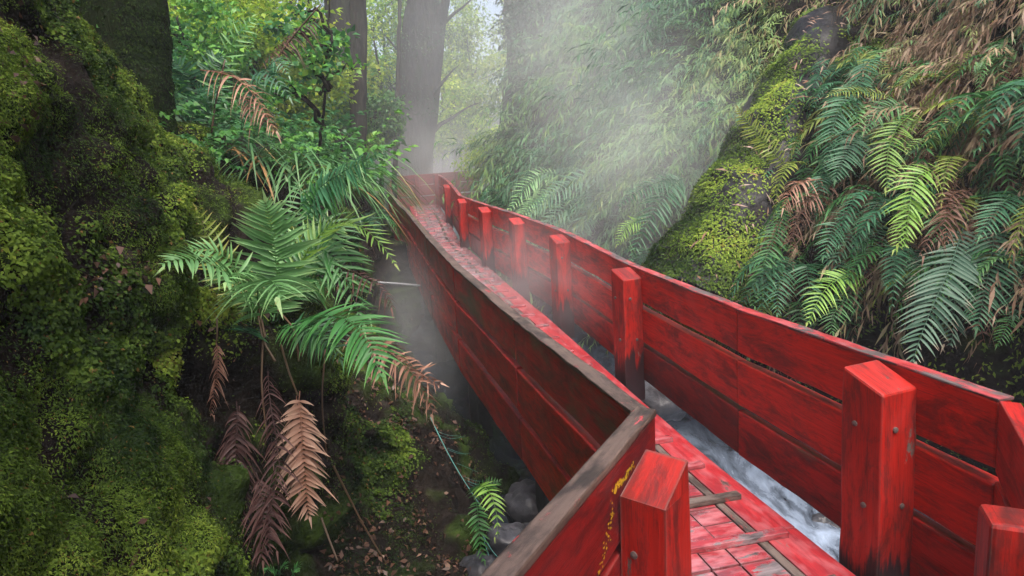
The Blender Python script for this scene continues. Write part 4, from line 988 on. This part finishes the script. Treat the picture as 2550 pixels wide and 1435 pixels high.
def tree(name, label, base, top, r0, r1, mat, bend=(0, 0, 0), flare=1.5, noise=.18, crown=None, group=None, seed=0, cat='tree'):
    root = empty(name, base, label, cat, group)
    C = trunk_pts(base, top, bend, 40); t = np.linspace(0, 1, 40); rr = r0 + (r1 - r0) * t + r0 * (flare - 1) * np.exp(-t * 16)
    V, Fq, tri = tube('', C, rr, None, seg=20, noise=noise, seed=seed)
    mesh_np('trunk', V, Fq, mat, root, tri=tri, tone=np.full(len(V), .5))
    if crown:
        cs, rs, per, leaf, cm, kw = crown; V, T = leaf_cloud(cs, rs, per, leaf, rng, **kw)
        mesh_np('crown', V, quads_idx(len(V) // 4), M[cm], root, tone=T)
        for c in cs[::3]:
            k = int(np.clip((c[2] - base[2]) / (top[2] - base[2]) * 40 - 4, 4, 38)); a = C[k]; L = np.linspace(0, 1, 8)[:, None]
            lp = a + (np.asarray(c) - a) * L + ZUP * np.sin(L * np.pi) * .12 + rng.normal(0, .03, (8, 3)); V, Fq, tri = tube('', lp, np.linspace(max(.025, rr[k] * .16), .008, 8), None, seg=6)
            mesh_np('limb', V, Fq, mat, root, tri=tri, tone=np.full(len(V), .5))
    return root
def px_cloud(n, x0, x1, y0, y1, d0, d1, r0, r1):
    out = [at(rng.uniform(x0, x1), rng.uniform(y0, y1), rng.uniform(d0, d1)) for _ in range(n)]; return out, rng.uniform(r0, r1, n)
def stand(px, py, d, z): p = at(px, py, d); return np.array([p[0], p[1], z])
b = stand(872, 330, 13.5, .9); tp = at(890, -500, 13.2)
tree('tree', 'slender straight dark tree trunk rising through the yellow-green leaves', b, tp, .17, .14, M['bark'], seed=1, crown=(*px_cloud(5, 760, 960, -450, -300, 12, 14, .5, .7), 200, .10, 'canopy', {}))
b = stand(860, 330, 16, 1.0); tp = at(780, -500, 16.2)
tree('tree', 'thicker leaning dark tree trunk just behind the slender one', b, tp, .34, .22, M['bark'], (.1, 0, 0), seed=2, crown=(*px_cloud(5, 640, 860, -480, -330, 14, 17, .5, .8), 200, .10, 'canopy', {}))
b = stand(1000, 480, 19.6, .4); tp = at(1150, -600, 19.0)
cs, rs = px_cloud(26, 930, 1200, -60, 300, 18, 20.5, .35, .7)
tree('tree', 'massive grey leaning tree trunk fading in steam beside the end of the boardwalk', b, tp, .62, .60, M['bark_grey'], (-.06, 0, 0), 1.6, .12, crown=(cs, rs, 150, .075, 'conifer', dict(hang=.8, slim=.16)), seed=3)
b = stand(1290, 500, 14.6, .2); tp = at(1345, -600, 15.0)
cs = [at(rng.uniform(1245, 1420), rng.uniform(-80, 440), rng.uniform(13.9, 14.4)) for _ in range(60)]
tree('tree', 'broad dark ivy-clad trunk in steam at the corner of the slope beyond the railing', b, tp, .56, .52, M['bark_moss'], (0, 0, 0), 1.25, .30, crown=(cs, rng.uniform(.22, .5, 60), 95, .12, 'conifer', dict(hang=.6, slim=.22)), seed=4)
b = stand(300, 340, 5.5, 1.6); tp = at(285, -500, 5.3)
tree('tree', 'thick black-shaded trunk rising from the top of the mossy bank', b, tp, .36, .32, M['bark_moss'], (0, 0, 0), 1.4, .10, crown=([np.array([rng.uniform(-3.0, .2), rng.uniform(-2.6, .5), rng.uniform(4.8, 6.6)]) for _ in range(46)], rng.uniform(.5, .9, 46), 150, .14, 'broad', {}), seed=5)  # unseen crown, added off its trunk to shade the lower left bank
# moss growing on the shaded trunk
tr_ = [o for o in bpy.data.objects if o.name.startswith('trunk') and o.parent and 'black-shaded' in o.parent.get('label', '')][0]
Vt = np.array([v.co for v in tr_.data.vertices])[:800].reshape(40, 20, 3); ct = Vt.mean(1, keepdims=True); Nt = nrm(Vt - ct); At = np.ones(Vt.shape[:2])
P, N = sample_bank(Vt, Nt, At, ((CAM - Vt) * Nt).sum(-1).clip(0, 1) * (Vt[..., 2] < 3.4) * np.clip(.25 + fbm(Vt * 2.2, 66, 3), .03, 1), 9000, rng); n = len(P)
D = nrm(rng.normal(0, 1, (n, 3)) + np.array([0, 0, -1.2])); D = nrm(D - N * (D * N).sum(1)[:, None] * .9 + N * rng.uniform(.1, .6, n)[:, None]); L = rng.uniform(.015, .035, n)
mo = mesh_np('moss', leaf_quads(P, D, N, L, L * .2), quads_idx(n), M['moss_leaf'], tr_.parent, tone=np.repeat(np.clip(rng.normal(.15, .12, n), 0, .6), 4)); mo['kind'] = 'stuff'
# slender stems and shrubs in the middle distance
for k, (x, d_, r, lab) in enumerate(((965, 17, .06, 'thin pole-like tree stem between the slender trunk and the massive grey one'), (500, 13, .07, 'thin dark tree stem in the green thicket beside the shaded trunk'), (735, 15, .05, 'thin pale tree stem in the sunlit thicket above the strap grass'))):
    b = stand(x, 330, d_, 1.1); tp = at(x + 25, -400, d_ + .4); tree('tree', lab, b, tp, r, r * .7, M['bark'], (.1, 0, 0), seed=10 + k)
SH = (('lime-leaved shrub glowing behind the two dark trunks', 780, 160, 18, 2.2, 26, .13, 'canopy'), ('deep green shrub beside the black-shaded trunk', 450, 120, 9.5, 1.0, 22, .085, 'broad'),
      ('bright yellow-green shrub above the half withered frond', 600, 60, 12, 1.5, 24, .11, 'canopy'), ('mid-green shrub low between the dark trunks and the grey one', 920, 300, 15, 1.2, 22, .10, 'broad'),
      ('light green shrub beyond the strap grass', 700, 250, 13, 1.4, 26, .10, 'canopy'), ('dim green shrub in the gap behind the mossy bank', 480, 260, 10.5, 1.1, 20, .08, 'broad'), ('yellow-green shrub beside the massive grey trunk', 930, 130, 20, 1.8, 22, .12, 'canopy'),
      ('yellow-lit shrub by the far corner of the boardwalk', 1205, 400, 17.5, .7, 22, .07, 'canopy'), ('pale green shrub in the steam beyond the boardwalk end', 1120, 330, 26, 1.8, 26, .14, 'canopy'), ('tall pale shrub against the opening of the forest', 1170, 180, 28, 2.4, 26, .16, 'canopy'))
for k, (lab, x, y, d_, r, nc, lf, cm) in enumerate(SH):
    c = at(x, y, d_); zb = .6 if d_ < 20 else 1.2
    cs = [c + nrm(rng.normal(0, 1, 3)) * r * rng.random() ** .5 * np.array([1, .8, 1.0]) for _ in range(nc)]
    tree('shrub', lab, np.array([c[0], c[1], zb]), c + ZUP * r * .4, .05 + r * .02, .02, M['bark'], (.15, .1, 0), crown=(cs, rng.uniform(.22, .5, nc) * r, 210, lf, cm, {}), seed=30 + k, cat='shrub')
# sapling with large fresh leaves in front of the dark trunks
c = at(770, 150, 7.6); cs = [at(rng.uniform(660, 890), rng.uniform(10, 240), rng.uniform(7.2, 8.2)) for _ in range(26)]
tree('sapling', 'young maple-like sapling with flat layers of fresh lime leaves before the dark trunks', np.array([c[0] - .3, c[1], 1.0]), at(820, -40, 7.8), .022, .010, M['bark'], (.1, 0, 0), crown=(cs, rng.uniform(.16, .30, 26), 34, .085, 'broad', dict(flat=.3, slim=.38)), cat='sapling', seed=50)
# forest trees beyond, each one its own copy
def forest_tree(h, rc, cm, leaf, nc, per):
    base = np.zeros(3); cs = []
    for _ in range(nc):
        z = h * rng.uniform(.12, 1.0); rr_ = rc * (1.05 - abs(z / h - .5) * 1.1); a = rng.uniform(0, 2 * math.pi); q = rr_ * rng.random() ** .5
        cs.append(np.array([math.cos(a) * q, math.sin(a) * q, z]))
    return tree('tree', 'leafy yellow-green forest tree in the misty woods beyond the boardwalk', base, np.array([.2, .1, h * .95]), .22, .05, M['bark'], (.1, .1, 0), crown=(cs, rng.uniform(.55, 1.1, nc) * rc * .38, per, leaf, cm, {}), group='forest trees in the misty background', seed=int(h * 10))
ft = [forest_tree(11, 2.6, 'canopy', .17, 46, 120), forest_tree(13, 3.0, 'canopy', .18, 52, 120), forest_tree(9, 2.4, 'broad', .16, 44, 120)]
spots = [(-7.5, 17.5), (-10.5, 24), (-9, 21), (-6.3, 23), (-12.5, 19), (-4.6, 28), (-8, 30), (-13, 27), (-17, 24), (-24, 25), (-5.5, 38), (-10, 40), (2.2, 36), (-26, 36), (5, 42), (-15, 38), (-21, 32), (4.5, 33), (8, 38), (-4, 47), (3, 50), (9, 47), (-9, 50), (-20, 45), (-11, 15), (-14, 12), (12, 32), (-2.6, 41)]
for k, (x, y) in enumerate(spots):
    o = ft[k % 3] if k < 3 else copy_tree(ft[k % 3])
    o.location = (x, y, .3 + .05 * max(0, y - 20)); o.rotation_euler = (0, 0, k * 1.3); s_ = .85 + .3 * ((k * 7) % 5) / 5; o.scale = (s_, s_, s_)
# epiphyte ferns on the ivy-clad trunk
P = np.array([at(x, y, 13.95) for x, y in ((1300, 110), (1350, 110), (1330, 250), (1300, 330), (1360, 260), (1290, 400), (1390, 60), (1270, 460))]); N = np.tile(np.array([-.3, -1, 0]), (len(P), 1))
place([grown_fern('fern', 'small fern growing on the ivy-clad trunk in the steam', 'ferns on the ivy-clad trunk', ['teal', 'green'], 5, .5)], P, N, rng.uniform(.8, 1.2, len(P)), set())

# ------------------------------------------------------------------ stones, cord and pipe
def boulder(base, r, label, seed, sq=(1, 1, .75)):
    c = at(*base); u = np.linspace(0, np.pi, 26); v = np.linspace(0, 2 * np.pi, 40); U, Vv = np.meshgrid(u, v, indexing='ij')
    Q = np.stack([np.sin(U) * np.cos(Vv), np.sin(U) * np.sin(Vv), np.cos(U)], -1); Q[:, -1] = Q[:, 0]
    k = 1 + .30 * fbm(Q * 1.2 + seed, seed, 3) + .05 * fbm(Q * 5, seed + 3, 3); k[:, -1] = k[:, 0]
    P = c + Q * k[..., None] * r * np.array(sq); a = (np.arange(25)[:, None] * 40 + np.arange(39)[None]).ravel()
    return tag(mesh_np('boulder', P.reshape(-1, 3), np.stack([a, a + 40, a + 41, a + 1], 1), M['rock'], loc=c), label, 'boulder')
boulder((1318, 1265, 4.75), .20, 'larger dim round boulder at the back under the red railing', 1)
boulder((1272, 1350, 4.2), .15, 'pale grey boulder beside the lime green fern', 2)
boulder((1345, 1335, 4.35), .13, 'small grey boulder tucked against the short dark railing', 3)
boulder((1195, 1420, 3.9), .12, 'half buried boulder with leaves at the bottom of the slope', 5)
boulder((1655, 985, 5.6), .24, 'dark wet boulder-shaped stump in the stream seen beneath the tall red post', 6)  # a stump, built with the boulder shape and rock material
boulder((2050, 1310, 5.0), .10, 'dark boulder standing in for a hole in the white rapids beside the deck', 8)  # added boulder, stands for a dark hole in the water
cn_ = empty('fishing_net', at(1150, 1180, 4.3), 'frayed turquoise cord and net trailing down the slope to the boulders', 'net')
def cordline(pts, r, name): return stalk(cn_, pts, r, name, 'net')
cordline(((1072, 1040, 4.55), (1110, 1120, 4.4), (1150, 1190, 4.3), (1200, 1265, 4.15)), .0035, 'cord')
cordline(((1200, 1330, 4.0), (1230, 1380, 3.9), (1262, 1405, 3.85)), .003, 'cord')
cordline(((1205, 1345, 4.0), (1220, 1395, 3.9), (1250, 1415, 3.85)), .0025, 'cord')
for k in range(9):
    a = rng.uniform(0, 1); x0, y0 = 1080 + 110 * a, 1060 + 180 * a
    cordline(((x0, y0, 4.45 - .3 * a), (x0 + 25, y0 + 10, 4.5 - .3 * a), (x0 + 45 + 30 * rng.random(), y0 + 30 * rng.random(), 4.55 - .3 * a)), .0010, 'mesh_strand')
pp = empty('pipe', at(1000, 708, 8.2), 'thin whitish pipe crossing the misty ravine under the mouldy railing', 'pipe')
stalk(pp, ((940, 704, 8.6), (1000, 708, 8.2), (1075, 714, 7.6)), .02, 'pipe_run', 'pipe')

# ------------------------------------------------------------------ air: even haze and drifting steam
def vol_box(name, lo, hi, density, col):
    lo, hi = np.array(lo, float), np.array(hi, float); V = np.array([[x, y, z] for x in (lo[0], hi[0]) for y in (lo[1], hi[1]) for z in (lo[2], hi[2])])
    m = bpy.data.materials.new(name); m.use_nodes = True; n = m.node_tree.nodes; n.remove(n['Principled BSDF'])
    p = n.new('ShaderNodeVolumePrincipled'); p.inputs['Color'].default_value = (*col, 1); p.inputs['Density'].default_value = density; p.inputs['Anisotropy'].default_value = 0.0
    m.node_tree.links.new(p.outputs[0], n['Material Output'].inputs['Volume'])
    o = mesh_np(name, V, [(0, 1, 3, 2), (4, 6, 7, 5), (0, 4, 5, 1), (2, 3, 7, 6), (0, 2, 6, 4), (1, 5, 7, 3)], m, smooth=False); o['kind'] = 'stuff'; return o
def steam(c, radii, density, tilt=(0, 0, 0), nscale=2.0, seed=0.0, col=(.97, .985, 1.0)):
    m = bpy.data.materials.new('steam'); m.use_nodes = True; t = m.node_tree; n = t.nodes; n.remove(n['Principled BSDF'])
    p = n.new('ShaderNodeVolumePrincipled'); p.inputs['Color'].default_value = (*col, 1); p.inputs['Anisotropy'].default_value = .1
    tc = n.new('ShaderNodeTexCoord'); ln = n.new('ShaderNodeVectorMath'); ln.operation = 'LENGTH'; t.links.new(tc.outputs['Object'], ln.inputs[0])
    mp = n.new('ShaderNodeMapping'); mp.inputs['Location'].default_value = (seed, seed * .7, seed * 1.3); t.links.new(tc.outputs['Object'], mp.inputs[0])
    nz = n.new('ShaderNodeTexNoise'); nz.inputs['Scale'].default_value = nscale; nz.inputs['Detail'].default_value = 3; nz.inputs['Distortion'].default_value = .6; t.links.new(mp.outputs[0], nz.inputs['Vector'])
    def mt(op, a, b, clamp=False):
        x = n.new('ShaderNodeMath'); x.operation = op; x.use_clamp = clamp
        for v, k in ((a, 0), (b, 1)):
            if hasattr(v, 'node'): t.links.new(v, x.inputs[k])
            else: x.inputs[k].default_value = v
        return x.outputs[0]
    fall = mt('POWER', mt('SUBTRACT', 1.0, ln.outputs['Value'], True), 1.2)
    puff = mt('MULTIPLY', mt('SUBTRACT', nz.outputs['Fac'], .22, True), 2.4)
    t.links.new(mt('MULTIPLY', mt('MULTIPLY', fall, puff), density * 2.2), p.inputs['Density']); t.links.new(p.outputs[0], n['Material Output'].inputs['Volume'])
    u = np.linspace(0, np.pi, 13); v = np.linspace(0, 2 * np.pi, 25)[:-1]; U, Vv = np.meshgrid(u[1:-1], v, indexing='ij')
    Q = np.stack([np.sin(U) * np.cos(Vv), np.sin(U) * np.sin(Vv), np.cos(U)], -1).reshape(-1, 3); Q = np.concatenate([Q, [[0, 0, 1], [0, 0, -1]]]); nn_ = 24; rows = 11
    i, k = np.meshgrid(np.arange(rows - 1), np.arange(nn_), indexing='ij'); k2 = (k + 1) % nn_
    Fq = np.stack([i * nn_ + k, (i + 1) * nn_ + k, (i + 1) * nn_ + k2, i * nn_ + k2], -1).reshape(-1, 4)
    a, b = rows * nn_, rows * nn_ + 1; tri = [(a, q, (q + 1) % nn_) for q in range(nn_)] + [(b, (rows - 1) * nn_ + (q + 1) % nn_, (rows - 1) * nn_ + q) for q in range(nn_)]
    o = mesh_np('steam', Q, Fq, m, tri=tri); o.location = [float(x) for x in c]; o.scale = radii; o.rotation_euler = tilt; o['kind'] = 'stuff'; return o
vol_box('haze', (-84, -24, -3.3), (84, 154, 30), .0035, (.9, .95, 1.0))
steam(at(1575, 390, 7.6), (1.45, 1.7, 1.9), .23, (0, R(28), 0), 2.4, 1.0)
steam(at(1520, 190, 11.0), (2.6, 2.4, 2.8), .11, (0, R(20), 0), 2.4, 4.0)
steam(at(1350, 130, 13.5), (5.0, 4.0, 4.2), .075, (0, 0, 0), 1.8, 21.0)
steam(at(1090, 440, 19.0), (2.8, 2.6, 2.2), .27, (0, 0, 0), 1.8, 7.0)
steam(at(1040, 800, 6.4), (.62, 2.2, .85), .15, (0, 0, R(12)), 1.6, 11.0)
steam(at(1330, 690, 6.4), (.9, 1.6, .7), .22, (0, 0, R(12)), 1.6, 15.0)
